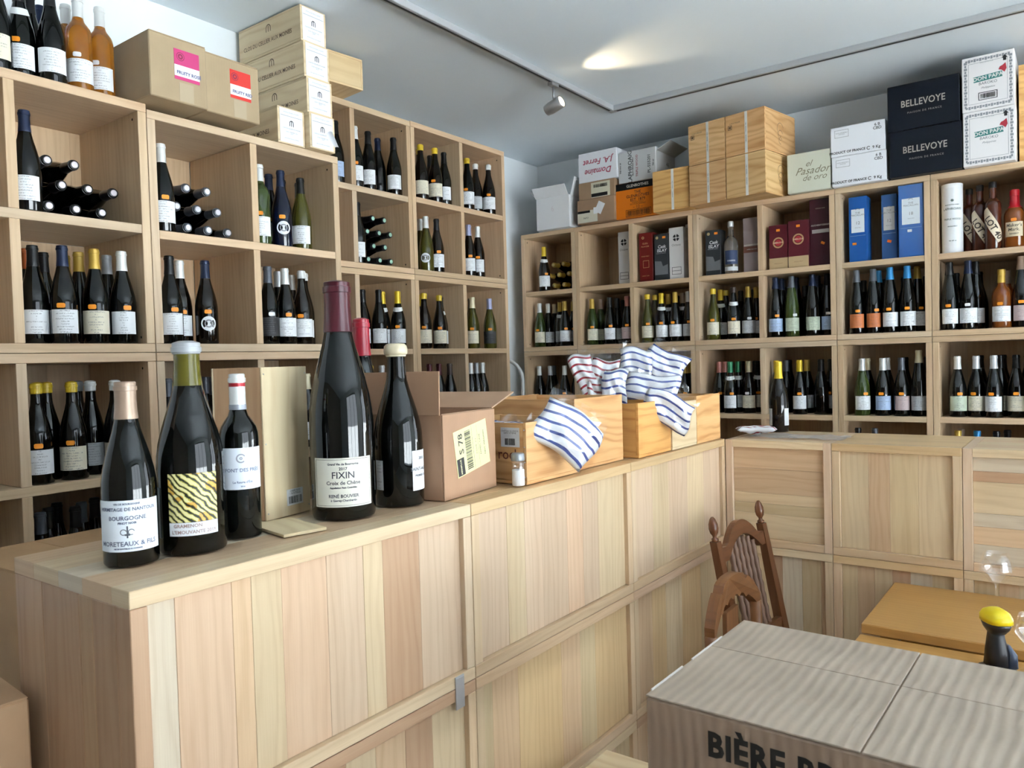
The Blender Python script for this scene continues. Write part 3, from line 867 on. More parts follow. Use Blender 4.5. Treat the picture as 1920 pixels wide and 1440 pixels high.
# --- further rows standing deeper in the back wall bays
for zf, cells_, ph in ((.096, [1, 2, 3, 4, 5, 6], 'deep row, upper bays of the back wall'), (-.332, [3, 4, 5, 6], 'deep row, lower bays of the back wall')):
    for ci in cells_:
        a, b_ = CELLS[YB][ci]; n = 4
        for k in range(n):
            cx_ = a+.042+(b_-a-.084)*k/(n-1); d_ = .30+.03*(k % 2); z = zz(zf)+.0006; P = PLACED.setdefault((YB, round(z, 2)), []); R = .039
            if any((cx_-q[0])**2+(d_-q[1])**2 < (R+q[2]+.001)**2 for q in P): continue
            P.append((cx_, d_, R)); bottle((cx_, YB+d_, z), 'b', 'k', 'black', '-', '-', label='black-capped dark bottle in the deep row, %s' % ['', 'white box bay column', 'red box bay column', 'clear bottle bay column', 'maroon box bay column', 'blue box bay column', 'white tube bay column'][ci] + (' upper' if zf > 0 else ' lower'))
# ---------------------------------------------------------------- boxes on the shelves
KR = (.46, .33, .20); KRD = (.40, .25, .15)
class Box:
    """solid carton; f/r/l put prints on its front (-y), right (+x) and left (-x) face, measured from the lower left of that face"""
    def __init__(s, name, label, cat, corner, W, D, H, rz=0, mat=None, color=KR, group=None, b=.003):
        s.W, s.D, s.H = W, D, H; c = Vector((W/2, D/2, H/2)); c.rotate(Euler((0, 0, rz)))
        s.o = ob(name, boxm(W, D, H, 2, b), mat or CARD, None, Vector(corner)+c, (0, 0, rz), color); tag(s.o, label, cat, group)
    def f(s, name, me, mat, x, z, color=(0, 0, 0), e=.0006, rot=0, par=None):
        if par: return ob(name, me, mat, par, (x, -e, z), (0, rot, 0), color)
        return ob(name, me, mat, s.o, (x-s.W/2, -s.D/2-e, z-s.H/2), (0, rot, 0), color)
    def r(s, name, me, mat, y, z, color=(0, 0, 0), e=.0006, rot=0): return ob(name, me, mat, s.o, (s.W/2+e, y-s.D/2, z-s.H/2), tuple((Matrix.Rotation(PI/2, 3, 'Z') @ Matrix.Rotation(rot, 3, 'Y')).to_euler()), color)
    def l(s, name, me, mat, y, z, color=(0, 0, 0), e=.0006): return ob(name, me, mat, s.o, (-s.W/2-e, s.D/2-y, z-s.H/2), (0, 0, -PI/2), color)
    def panel(s, w_, h, x, z, color, mat=None, name='paper_label', rot=0, e=.0006): return s.f(name, boxm(w_, .0008, h, 2, .0002), mat or BLANK, x, z, color, e, rot)
    def lid(s, gap=.002):       # closed top: two flaps meeting in the middle under tape
        for k in (-1, 1): ob('top_flap', boxm(s.W-.004, s.D/2-gap, .003, 0, .001), s.o.material_slots[0].material or s.o.data.materials[0], s.o, (0, k*(s.D/4), s.H/2+.0016), color=tuple(s.o.color[:3]))
def fitR(pxL, pxR, pyb, pyt, yf):
    """x range and height of a front face standing at depth yf, read from its bottom edge and top edge columns"""
    a = ony(pxL, pyb, yf); b_ = ony(pxR, pyb, yf); t_ = ony(pxL, pyt, yf); return a.x, b_.x-a.x, t_.z-a.z
TB = zz(.861)+.0008
BLK = (.01, .01, .011)
# open white carton
x0, W_, H_ = fitR(1007, 1068, 433, 374, 4.25)
wc = root('open_carton', 'open white carton with raised flaps at the corner of the shelf top', 'box', (x0, 4.25, TB)); wt = (.80, .80, .81)
D_ = .30
for nm, a in (('side_wall', (0, W_, 0, .004)), ('side_wall', (0, W_, D_-.004, D_)), ('side_wall', (0, .004, .0042, D_-.0042)), ('side_wall', (W_-.004, W_, .0042, D_-.0042))): board(nm, wc, *a, 0, H_, mat=CARD, color=wt)
board('bottom', wc, .005, W_-.005, .005, D_-.005, 0, .004, mat=CARD, color=wt)
ob('flap', boxm(W_, .004, .075, 2), CARD, wc, (W_/2-.005, -.022, H_+.032), (.62, 0, 0), wt)
ob('flap', boxm(.004, D_*.9, .12, 2), CARD, wc, (W_+.018, D_/2, H_+.053), (0, .30, 0), wt)
ob('flap', boxm(.004, D_*.9, .09, 2), CARD, wc, (-.03, D_/2, H_+.03), (0, -.8, 0), wt)
ob('print', textm('6', .05), INK, wc, (W_*.5, -.0006, H_*.62), color=(.72, .66, .68))
# two kraft cartons with the upside-down white one on top
x0, W_, H_ = fitR(1083, 1153, 422, 377, 4.255)
k1 = Box('carton', 'lower kraft carton with torn label under the upside-down white carton', 'box', (x0, 4.255, TB), W_, .31, H_, mat=KRAFT, color=(.36, .23, .14))
q = k1.panel(.145, .075, .075, .045, (.66, .63, .50)); k1.f('print', quads([(-.072, .022, .02, .037)]), INK, .0, .0, BLK, .0010, 0, q); k1.f('lettering', textm('INFO', .016), INK, -.01, -.01, BLK, .001, 0, q)
k1.panel(.05, .07, .165, .09, (.78, .79, .80), rot=.5); k1.panel(.03, .04, .135, .075, (.78, .79, .80), e=.0012)
z1 = TB+H_+.001
x1, W1, H1 = fitR(1085, 1153, 376, 344, 4.26)
k2 = Box('carton', 'flat kraft carton with printed label beneath the upside-down white carton', 'box', (x1, 4.262, z1), W1, .30, H1, mat=KRAFT, color=(.38, .25, .15))
q = k2.panel(.135, H1*.86, .16, H1*.48, (.66, .63, .48)); k2.f('barcode', barcode(.10, .02, 30, 3), INK, 0, H1*.22, BLK, .001, 0, q); k2.f('print', quads([(-.066, -H1*.40, .05, -H1*.2)]), INK, 0, 0, BLK, .001, 0, q)
x2, W2, H2 = fitR(1085, 1157, 343, 288, 4.265)
w1 = Box('carton', 'upside-down white carton with red blackletter print on two kraft cartons', 'box', (x2, 4.268, z1+H1+.001), W2, .28, H2, color=(.80, .81, .84))
w1.f('lettering', textm('Domaine', .052, .25, .0008), INK, W2*.52, H2*.33, (.42, .05, .10), rot=PI); w1.f('lettering', textm('J.A. Ferret', .050, .25, .0008), INK, W2*.52, H2*.66, (.42, .05, .10), rot=PI)
# orange carton and grey carton on it
x0, W_, H_ = fitR(1153, 1245, 413, 347, 4.275)
og = Box('carton', 'orange whisky carton with black band under the grey carton', 'box', (x0+.008, 4.276, TB), -2.060-x0-.008, .30, H_, color=(.74, .19, .012))
W_ = og.W
og.panel(W_-.002, .042, W_/2, H_-.0225, BLK, CARD, 'black_band')
og.f('lettering', textm('GLENROTHES', .024, 0, .0004), INK, W_*.55, H_-.023, (.6, .55, .48), .0012); og.f('lettering', textm('THE\nGLENROTHES\nEST. 1879', .025, 0, .0003), INK, W_*.55, H_*.60, (.05, .02, .01))
og.f('lettering', textm('SINGLE MALT\nSCOTCH WHISKY', .013), INK, W_*.55, H_*.40, (.05, .02, .01)); og.f('lettering', textm('– 12 –', .026), INK, W_*.55, H_*.29, (.05, .02, .01))
og.f('barcode', barcode(.15, .032, 30, 4), INK, W_*.56, .028, BLK); og.f('print', quads(frameq(-.085, -.022, .085, .022, .003)), INK, W_*.56, .028, BLK)
x0, W_, H_ = fitR(1160, 1241, 350, 292, 4.28)
gy = Box('carton', 'grey whisky carton with sideways lettering on the orange carton', 'box', (x0, 4.282, og.o.location.z+og.H/2+.001), -2.060-x0, .27, H_, color=(.56, .57, .57))
W_ = gy.W
for s_, sz_, x in (('LAPHROAIG', .036, .32), ('ISLAY SINGLE MALT', .013, .39), ('TRIPLE WOOD', .020, .50), ('PL-555201', .026, .82), ('700 ml', .014, .93), ('THIS WAY UP', .011, .06)):
    gy.f('lettering', textm(s_, sz_, 0, .0004), INK, W_*x, H_*.5, BLK if x != .50 else (.30, .06, .08), rot=-PI/2)
gy.r('lettering', textm('46', .04), INK, .16, H_*.55, BLK)
ob('open_flap', boxm(.004, .25, .10, 2), CARD, gy.o, (gy.W/2+.045, .0, gy.H/2-.0), (0, 1.15, 0), (.60, .61, .60))
# banded pine crates
def crate(label, corner, rz, L, Wd, H, lid=True, mat=None, col=(1, 1, 1), th=.009, name='wine_crate', group=None, sides=None):
    """local x = length, y = width; separate boards, lid optional"""
    u = root(name, label, 'crate', corner, rz, group); M = mat or PINE; g = .0004
    board('long_side', u, 0, L, 0, th, th+g, H-(th if lid else 0), 0, M, col, .0008); board('long_side', u, 0, L, Wd-th, Wd, th+g, H-(th if lid else 0), 0, M, col, .0008)
    e = th*1.4
    for a in (.0006, L-e-.0006): board('end_panel', u, a, a+e, th+g, Wd-th-g, th+g, H-(th if lid else 0)-(.0 if lid else .002), 1, M, col, .0008)
    board('bottom_board', u, .0003, L-.0003, .0003, Wd-.0003, 0, th, 0, M, col, .0008)
    if lid: board('lid_board', u, .0003, L-.0003, .0003, Wd-.0003, H-th+g, H, 0, M, col, .0008)
    return u
rzc = -.17; cd = Vector((math.cos(rzc), math.sin(rzc), 0)); base = Vector((-1.818, 4.205, TB))
cw = .232; chh = [.224, .222]
names = [['lower pine crate with white band beside the single pine crate', 'upper pine crate with white band beside the grey carton'], ['lower pine crate with side print beside the cream box', 'upper pine crate with side print above the cream box']]
for c in range(2):
    for rw in range(2):
        u = crate(names[c][rw], base+cd*(c*(cw+.006))+Vector((0, 0, rw*.2275)), rzc, cw, .34, .2245, True, PINE, [(1, .92, .84), (1.05, 1, .92), (1, .97, .86), (1.06, .95, .84)][c*2+rw])
        board('paper_band', u, cw*.50, cw*.50+.016, -.0012, -.0004, .001, .223, mat=BLANK, color=(.78, .77, .72))
        ob('band_print', textm('ORIGINAL  •  GRAND CRU', .009), INK, u, (cw*.50+.008, -.0018, .112), (0, -PI/2, 0), BLK)
        if rw: ob('stamp', textm('12 BOUTEILLES', .010), INK, u, (cw*.24, -.0006, .175), color=(.12, .07, .03)); ob('stamp', quads(frameq(-.012, -.012, .012, .012, .003)+[(-.006, -.006, .006, .006)]), INK, u, (cw*.12, -.0006, .155), color=(.12, .07, .03))
        if c: 
            for z_ in (.10, .13, .16): ob('side_print', ringq(0, 0, .016+.3*(z_-.1), .019+.3*(z_-.1), 14, .4, 5), INK, u, (cw+.0006, .17, z_-.03), (0, 0, PI/2), (.25, .13, .05))
x0, W_, H_ = fitR(1226, 1290, 398, 322, 4.225)
u = crate('single low pine crate with white band beside the orange carton', (-2.056, 4.222, TB), 0, .228, .33, H_, True, PINE, (1.02, .90, .62))
board('paper_band', u, .118, .134, -.0012, -.0004, .001, H_-.002, mat=BLANK, color=(.78, .77, .72)); ob('band_print', textm('ORIGINAL  •  GRAND CRU', .008), INK, u, (.126, -.0018, H_/2), (0, -PI/2, 0), BLK)
# cream box
x0, W_, H_ = fitR(1471, 1558, 366, 293, 4.275)
cr = Box('gift_carton', 'pale cream carton with flowing script lettering', 'box', (x0+.016, 4.276, TB), W_-.016, .28, H_, color=(.66, .67, .55))
for s_, z_, sz_, dx in (('el', .70, .045, -.02), ('Pasador', .52, .055, 0), ('de oro', .34, .045, .01)): cr.f('lettering', textm(s_, sz_, .45), INK, W_*.54+dx, H_*z_, (.22, .20, .12))
# white pair
x0, W_, H_ = fitR(1560, 1663, 351, 296, 4.27)
for rw in range(2):
    b_ = Box('carton', ['lower', 'upper'][rw]+' of two plain white export cartons beside the black cartons', 'box', (x0-.004*rw, 4.27, TB+rw*(H_+.0015)), W_, .29, H_, color=(.82, .83, .86))
    b_.f('lettering', textm('PRODUCT OF FRANCE', .017, 0, .0005), INK, W_*.31, .019, BLK); b_.f('lettering', textm('9 Kg', .020, 0, .0004), INK, W_*.84, .019, BLK)
    b_.f('emblem', ringq(0, 0, .006, .009, 14, .6, 5.6), INK, W_*.70, .019, BLK); b_.f('lettering', textm('6 B\nCBD', .020, 0, .0003), INK, W_*.86, H_-.030, BLK)
    b_.f('print', quads(frameq(-.034, -.019, .034, .019, .0015)), INK, .055, H_-.036, (.2, .2, .2)); b_.f('lettering', textm('NON GERBABLE\nFRAGILE', .008), INK, .055, H_-.036, (.3, .3, .3))
# black pair
x0, W_, H_ = fitR(1668, 1804, 335, 250, 4.258)
for rw in range(2):
    b_ = Box('carton', ['lower', 'upper'][rw]+' of two black cartons with tall silver lettering', 'box', (x0-.006*rw, 4.26, TB+rw*(H_+.0015)), W_, .30, H_, color=(.005, .007, .013))
    b_.f('lettering', textm('BELLEVOYE', .046, 0, .0006, 1.05, .80), INK, W_*.50, H_*.56, (.42, .38, .32)); b_.f('lettering', textm('MAISON DE FRANCE', .013, 0, 0, 1.3), INK, W_*.52, H_*.36, (.35, .33, .30))
# ornate bordered pair
x0, W_, H_ = fitR(1806, 1905, 314, 213, 4.26)
for rw in range(2):
    b_ = Box('carton', ['lower', 'upper'][rw]+' of two white cartons with ornate border and green banner', 'box', (x0-.002*rw, 4.262, TB+rw*(H_+.0015)), W_, .30, H_, color=(.82, .79, .78))
    w2, h2 = W_-.03, H_-.035
    sc = []
    for i in range(16):
        for zc in (-h2/2, h2/2): sc.append((-w2/2+w2*i/16, zc-.005-.003*(i % 2), -w2/2+w2*(i+.8)/16, zc+.004+.002*(i % 2)))
        for xc in (-w2/2, w2/2): sc.append((xc-.004-.002*(i % 2), -h2/2+h2*i/16, xc+.004+.003*(i % 2), -h2/2+h2*(i+.8)/16))
    b_.f('border', quads(sc), INK, W_/2, H_/2, (.28, .29, .31))
    b_.f('border', quads(frameq(-w2/2+.012, -h2/2+.014, w2/2-.012, h2/2-.014, .0015)), INK, W_/2, H_/2, (.28, .29, .31), .0008)
    b_.panel(.115, .026, W_*.5, H_*.58, (.05, .22, .20), BLANK, 'banner', rot=-.06); b_.f('lettering', textm('DON PAPA', .024, 0, .0006), INK, W_*.5, H_*.58, (.75, .76, .72), .0016, -.06)
    b_.f('lettering', textm('BAROKO', .018, .1), INK, W_*.5, H_*.48, (.10, .11, .13)); b_.f('lettering', textm('Philippines', .013, .4), INK, W_*.5, H_*.40, (.2, .2, .22))
    b_.f('butterfly', prism([(0, 0), (.012, -.012), (.020, .004), (.016, .030), (.004, .020), (-.006, .016), (-.012, .004)], .001), INK, W_*.76, H_*.66, (.42, .03, .05), .0012)
    b_.f('arrow', prism([(-.006, -.012), (.006, -.012), (.006, 0), (.012, 0), (0, .014), (-.012, 0), (-.006, 0)], .001), INK, W_*.82, H_*.87, BLK)
    if rw: b_.f('barcode', barcode(.060, .022, 24, 5), INK, W_*.5, H_*.25, BLK); b_.f('print', quads(frameq(-.038, -.018, .038, .018, .003)), INK, W_*.5, H_*.25, BLK)
    b_.f('lettering', textm('SMALL BATCH RUM', .006), INK, W_*.48, H_*.86, (.3, .3, .3))
# pine crate past the bordered cartons
x0 = ony(1908, 290, 4.30).x
for rw in range(2): crate('%s pine crate beyond the ornate bordered cartons' % ['lower', 'upper'][rw], (x0+.004, 4.35, TB+rw*.226), 0, .26, .33, .2245, True, PINE, (1, .88, .62))

# --- left wall shelf tops
TA1, TA2 = zz(.873)+.0006, zz(.857)+.0006
h1 = onx(282, 56, -2.357).z-TA1
kk = [(1.312, 1.510, (.62, .05, .20), 'FRUITY ROSÉ', 'pink and white'), (1.513, 1.722, (.72, .04, .03), 'FRUITY RED', 'red and white')]
for i, (a, b_, c, s_, nm) in enumerate(kk):
    # local x runs along the wall, front faces the room
    bx = Box('carton', 'kraft carton with %s wine sticker on the shelf edge' % nm, 'box', (-2.357-.012*i, a, TA1), b_-a, .36, h1*(1 if i == 0 else .97), Q, KRAFT, (.44, .33, .20))
    bx.lid()
    st = bx.panel(.088 if i == 0 else .082, .098, bx.W*.64, bx.H*.60, c, BLANK, 'sticker')
    ob('sticker_band', boxm(.088 if i == 0 else .082, .0008, .036, 2, .0002), BLANK, st, (0, -.0006, -.020), color=(.82, .84, .88))
    ob('lettering', textm(s_, .0145, 0, .0005), INK, st, (.006, -.0014, -.026), color=(.10, .11, .25)); ob('emblem', ringq(-.022, .026, .012, .014, 16), INK, st, (0, -.0008, 0), color=(.25, .02, .06))
    ob('emblem', ringq(-.022, .026, .004, .009, 10), INK, st, (0, -.0008, 0), color=(.25, .02, .06))
    bx.panel(.05, .06, bx.W*.62, .035, (.50, .40, .27), tinted('packing_tape', .15), 'tape')
# white-labelled crates: bottom pair, then three more
CH_ = .138
st = [(-2.445, 1.856, 0, 'left-hand base crate of the white-labelled wooden stack'), (-2.418, 1.984, 0, 'base crate with peeling white label under the stack'), (-2.425, 1.982, 1, 'second white-labelled crate of the tall stack'),
      (-2.432, 1.979, 2, 'third white-labelled crate of the tall stack'), (-2.440, 1.975, 3, 'topmost white-labelled crate, almost touching the ceiling')]
st[0] = (st[0][0], st[0][1], 0, 'base crate beside the kraft carton, under the stamped stack')
for i, (xf, y0, lv, nm) in enumerate(st):
    u = crate(nm, (xf-.40, y0, TA2+lv*(CH_+.0008)), 0, .40, .125, CH_, True, PALE, (1.0, .97, .90))
    q = ob('paper_label', boxm(.0008, .106, .128, 2, .0002), BLANK, u, (.4008, .0625, CH_*.5), color=(.84, .86, .90))
    ob('lettering', textm('CLOS DU CELLIER AUX MOINES', .0058), INK, q, (.0012, 0, -.010), (0, 0, Q), (.12, .12, .14)); ob('lettering', textm('GIVRY PREMIER CRU\n2018', .006), INK, q, (.0012, 0, -.026), (0, 0, Q), (.3, .3, .32))
    ob('lettering', textm('MIS EN BOUTEILLE AU DOMAINE', .0045), INK, q, (.0012, 0, -.048), (0, 0, Q), (.2, .2, .24)); ob('rule', quads([(-.05, .036, .05, .0375)]), INK, q, (.0012, 0, 0), (0, 0, Q), (.3, .3, .35))
    ob('lettering', textm('VITICULTEURS À GIVRY', .007), INK, q, (.0012, 0, .050), (0, 0, Q), (.35, .36, .45))
    ob('emblem', ringq(0, .012, .007, .010, 14, 0, PI), INK, q, (.0012, 0, 0), (0, 0, Q), BLK); ob('emblem', quads([(-.0015, 0, .0015, .020), (-.010, 0, -.007, .012), (.007, 0, .010, .012)]), INK, q, (.0012, 0, 0), (0, 0, Q), BLK)
    ob('brand_stamp', textm('CLOS DU CELLIER AUX MOINES', .024, 0, .0002, 1, .92), INK, u, (.19, -.0006, CH_*.36), color=(.13, .07, .04))
    ob('brand_emblem', ringq(0, 0, .012, .016, 14, 0, PI), INK, u, (.20, -.0006, CH_*.72), color=(.13, .07, .04)); ob('brand_emblem', quads([(-.002, -.014, .002, .010), (-.016, -.014, -.012, 0), (.012, -.014, .016, 0)]), INK, u, (.20, -.0006, CH_*.72), color=(.13, .07, .04))
    if i == 1:      # peeled corner
        V = []; F = []
        for a in range(7):
            t_ = a/6*2.2; r_ = .018
            for s_ in (0, 1): V.append((r_*(1-math.cos(t_)), (.045 if s_ else 0)-.9*r_*math.sin(t_)*.2, (-.05*s_)+r_*math.sin(t_)))
        for a in range(6): F.append((2*a, 2*a+1, 2*a+3, 2*a+2))
        ob('peeled_corner', pym('peel', V, F, None, True), BLANK, q, (.0015, .018, -.012), (0, 0, .3), (.84, .86, .90))
# crate on top of the recessed shelf
crate('plain wooden crate on the tall shelf beside the stamped stack', (-3.02, 2.33, zz(1.2575)), -.10, .36, .19, .138, True, PALE, (1, .90, .74))

# ---------------------------------------------------------------- boxes and spirits standing in the back wall bays
ZS = zz(.470)+.0008
def gift(px0, px1, pyt, d, color, label, dep=.085, name='gift_box', pyb=500, mat=None):
    yf = YB+d; a = x_at(px0, yf, ZS+.12); b_ = x_at(px1, yf, ZS+.12); h = ony(px0, pyt, yf).z-ZS
    cl = min(CELLS[YB], key=lambda q: max(q[0]-a, b_-q[1], 0)); sh = max(0, cl[0]+.0015-a)-max(0, b_-cl[1]+.0015)
    return Box(name, label, 'box', (a+sh, yf, ZS), b_-a, dep, min(h, .358), 0, mat, color, b=.0015)
WB = (.72, .70, .68)
def octave(b_):
    for a0 in range(4): b_.f('emblem', ringq(0, 0, .006, .021, 8, a0*PI/2+.25, a0*PI/2+1.4), INK, b_.W*.5, b_.H*.80, BLK)
    b_.f('lettering', textm('Octave', .020), INK, b_.W*.5, b_.H*.66, (.15, .14, .13)); b_.f('print', quads(frameq(-.030, -.022, .030, .022, .0025)+[(-.030, -.001, .030, .0015)]), INK, b_.W*.5, b_.H*.16, BLK)
octave(gift(1160, 1181, 436, .06, WB, 'white whisky box alone in the nearly empty bay'))
b_ = gift(1199, 1224, 438, .04, (.16, .014, .012), 'dark red whisky box beside the grey landscape box')
for s_, z_, sz_ in (('GLEN', .78, .015), ('ALLACHIE', .72, .012), ('SINGLE MALT', .52, .009), ('SHERRY CASK', .12, .008)): b_.f('lettering', textm(s_, sz_), INK, b_.W*.45, b_.H*z_, (.55, .36, .16))
b_.f('print', quads(frameq(-.020, -.022, .020, .022, .002)), INK, b_.W*.5, b_.H*.36, (.55, .36, .16)); b_.f('emblem', ringq(0, 0, .005, .009, 6), INK, b_.W*.3, b_.H*.90, (.6, .42, .2))
def islay(b_):
    b_.f('landscape', prism([(-b_.W/2+.003, -.05), (b_.W/2-.003, -.05), (b_.W/2-.003, .01), (.01, .0), (0, .03), (-b_.W/2+.003, .035)], .0006), INK, b_.W/2, b_.H*.30, (.16, .17, .18))
    b_.f('lettering', textm('Cask\nISLAY', .026, .1, .0006), INK, b_.W*.55, b_.H*.68, (.70, .71, .71)); b_.f('price_tag', boxm(.020, .0008, .013, 2, .0002), TAG, b_.W*.72, b_.H*.92, (.95, .28, .02))
    b_.f('medal', ringq(0, 0, 0.0005, .009, 14), INK, b_.W*.22, b_.H*.92, (.45, .34, .16)); b_.f('lettering', textm('SINGLE MALT SCOTCH', .006), INK, b_.W*.5, b_.H*.58, (.6, .6, .6))
islay(gift(1227, 1253, 440, .035, (.035, .04, .045), 'black landscape-printed whisky box between red and white boxes'))
octave(gift(1255, 1282, 428, .035, WB, 'white whisky box beside the red and black whisky boxes'))
b_ = gift(1286, 1297, 421, .12, (.60, .55, .52), 'narrow pale box tucked against the shelf side'); b_.panel(b_.W-.003, .04, b_.W/2, .03, BLK, CARD, 'base_band')
islay(gift(1323, 1351, 433, .04, (.035, .04, .045), 'black landscape-printed whisky box beside the clear bottle'))
b_ = gift(1394, 1426, 410, .05, (.30, .24, .24), 'taupe whisky box with brown band beside the clear bottle')
b_.panel(b_.W-.001, .035, b_.W/2, b_.H*.42, (.16, .06, .04), CARD, 'brown_band'); b_.f('lettering', textm('AUCHENTOSHAN', .011, 0, .0003), INK, b_.W*.5, b_.H*.50, (.7, .66, .62)); b_.f('lettering', textm('AMERICAN OAK', .008), INK, b_.W*.5, b_.H*.42, (.7, .66, .62), .0015)
def seal(b_):
    b_.panel(b_.W, .062, b_.W/2, .0315, (.55, .40, .22), CARD, 'gold_base'); b_.f('lettering', textm('SINGLE MALT', .008), INK, b_.W/2, .032, (.25, .14, .06), .0015)
    b_.f('emblem', ringq(0, 0, .022, .030, 24), INK, b_.W*.5, b_.H*.60, (.50, .30, .14)); b_.f('emblem', ringq(0, 0, .0005, .018, 20), INK, b_.W*.5, b_.H*.60, (.42, .02, .03)); b_.f('lettering', textm('ABERLOUR', .011, 0, .0003), INK, b_.W*.5, b_.H*.60, (.75, .6, .4), .0012)
    b_.f('price_tag', boxm(.020, .0008, .013, 2, .0002), TAG, b_.W*.5, b_.H*.88, (.95, .28, .02))
seal(gift(1442, 1477, 424, .035, (.10, .012, .018), 'maroon whisky box with gold base beside the shelf divider', .09))
seal(gift(1478, 1516, 415, .030, (.11, .014, .02), 'maroon whisky box with gold base beside the tall box', .09))
b_ = gift(1521, 1562, 373, .05, (.050, .010, .016), 'tall dark plum whisky box beside the maroon boxes', .095)
b_.panel(b_.W*.78, .020, b_.W/2, b_.H*.52, (.42, .38, .36), CARD, 'band'); b_.f('lettering', textm('AUCHENTOSHAN', .012, 0, .0003), INK, b_.W/2, b_.H*.61, (.5, .45, .42)); b_.f('price_tag', boxm(.020, .0008, .013, 2, .0002), TAG, b_.W*.6, b_.H*.34, (.95, .28, .02), rot=.5)
b_.f('lettering', textm('VIRGIN OAK', .009), INK, b_.W/2, b_.H*.86, (.45, .36, .3))
def mac(b_, n, c):
    q = b_.panel(b_.W*.72, b_.H*.36, b_.W*.5, b_.H*.63, c)
    for s_, z_, sz_ in (('THE\nMACALLAN', .035, .013), (n, -.012, .022), ('YEARS OLD', -.036, .006)): ob('lettering', textm(s_, sz_), INK, q, (0, -.0008, z_), color=(.18, .17, .16))
    ob('emblem', ringq(0, .052, .010, .012, 10, .4, 2.7), INK, q, (0, -.0008, 0), color=(.18, .17, .16)); b_.f('rule', quads([(-b_.W*.42, 0, b_.W*.42, .0012)]), INK, b_.W/2, b_.H*.40, (.35, .45, .62))
b_ = gift(1592, 1626, 371, .03, (.015, .10, .36), 'bright blue whisky box, age twelve, beside the shelf side', .10); mac(b_, '12', (.72, .76, .80)); b_.f('price_tag', boxm(.020, .0008, .013, 2, .0002), TAG, b_.W*.3, b_.H*.28, (.95, .28, .02))
b_ = gift(1653, 1682, 366, .05, (.035, .10, .27), 'dusty blue whisky box, age twelve, behind the film-wrapped box', .10); mac(b_, '12', (.55, .54, .52)); b_.f('price_tag', boxm(.020, .0008, .013, 2, .0002), TAG, b_.W*.5, b_.H*.28, (.90, .16, .01), rot=.3)
b_ = gift(1685, 1732, 346, .012, (.03, .14, .44), 'blue whisky box, age eighteen, wrapped in clear film', .11); mac(b_, '18', (.72, .77, .80)); b_.f('price_tag', boxm(.020, .0008, .013, 2, .0002), TAG, b_.W*.45, b_.H*.36, (.8, .82, .84), .0036)
ob('plastic_film', boxm(b_.W+.005, b_.D+.005, b_.H+.002, 2, .006), PLASTIC, b_.o, (0, 0, .0025))
V = []; F = []; r_ = random.Random(3)
for i in range(9):
    for j in range(3): V.append((-b_.W/2+b_.W*i/8, -b_.D/2-.003+.04*j/2*r_.uniform(.5, 1), b_.H/2+.004+r_.uniform(.0, .012)*(1 if j == 1 else .2)))
for i in range(8):
    for j in range(2): F.append((3*i+j, 3*i+3+j, 3*i+4+j, 3*i+1+j))
ob('plastic_fold', pym('fold', V, F), PLASTIC, b_.o)
# white tube
xx = x_at(1786, YB+.075, ZS+.1); tb = lathe([(.044, 0), (.046, .002), (.046, .335), (.044, .337)], 28, 'tube'); sharpen(tb)
o = tag(ob('whisky_tube', tb, CARD, None, (xx, YB+.075, ZS), math.atan2(-xx, YB), (.78, .79, .80)), 'white cylindrical whisky tube beside three tilted-label bottles', 'tube')
ob('tube_lid', lathe([(.0465, .318), (.0468, .319), (.0468, .338), (.045, .339)], 28, 'lid'), CARD, o, color=(.80, .81, .82))
for s_, z_, sz_ in (('LAPHROAIG', .215, .0155), ('TRIPLE WOOD', .165, .012), ('SINGLE MALT', .130, .007), ('ISLAY SCOTCH WHISKY', .235, .006), ('70cl  48% vol', .06, .006)): ob('lettering', bend(textm(s_, sz_, 0, .0003), .046, .0006), INK, o, (0, 0, z_), color=(.10, .14, .12))
ob('emblem', bend(quads([(-.005, 0, .005, .012), (-.008, .004, .008, .007)]), .046, .0006), INK, o, (0, 0, .25), color=(.1, .14, .12))
# three tilted-label bottles
for i, (px, d) in enumerate(((1818, .16), (1838, .10), (1862, .055))):
    X = x_at(px, YB+d, ZS+.1)
    o = bottle((X, YB+d, ZS), 't', 'r', 'black', '-', rz=math.atan2(-X, YB+d)-.05, label='tall brown whisky bottle with slanted tan label, %s' % ['rearmost of three', 'middle of three', 'foremost of three'][i], nm='whisky_bottle', capL=.028)
    V = []; F = []; UV = []; ca, sa = math.cos(-1.05), math.sin(-1.05)
    for k in range(13):
        for j in range(5): lx = -.085+.17*k/12; lz = (j-2)*.0115; V.append((lx*ca-lz*sa, 0, lx*sa+lz*ca+.115)); UV.append((k/12, j/4))
    for k in range(12):
        for j in range(4): F.append((5*k+j, 5*k+5+j, 5*k+6+j, 5*k+1+j))
    q = ob('paper_label', bend(pym('slant', V, F, UV, True), .0352, .0006), BLANK, o, color=(.74, .62, .46))
    t2 = textm('LOT 40', .040, 0, .001, 1, .95).copy()
    for v in t2.vertices: x, z = v.co.x+.03, v.co.z; v.co = (x*ca-z*sa, 0, x*sa+z*ca+.115)
    t2.transform(Matrix.Translation((-.012, 0, .012))); ob('lettering', bend(t2, .0352, .0013), INK, q, color=(.05, .03, .02))
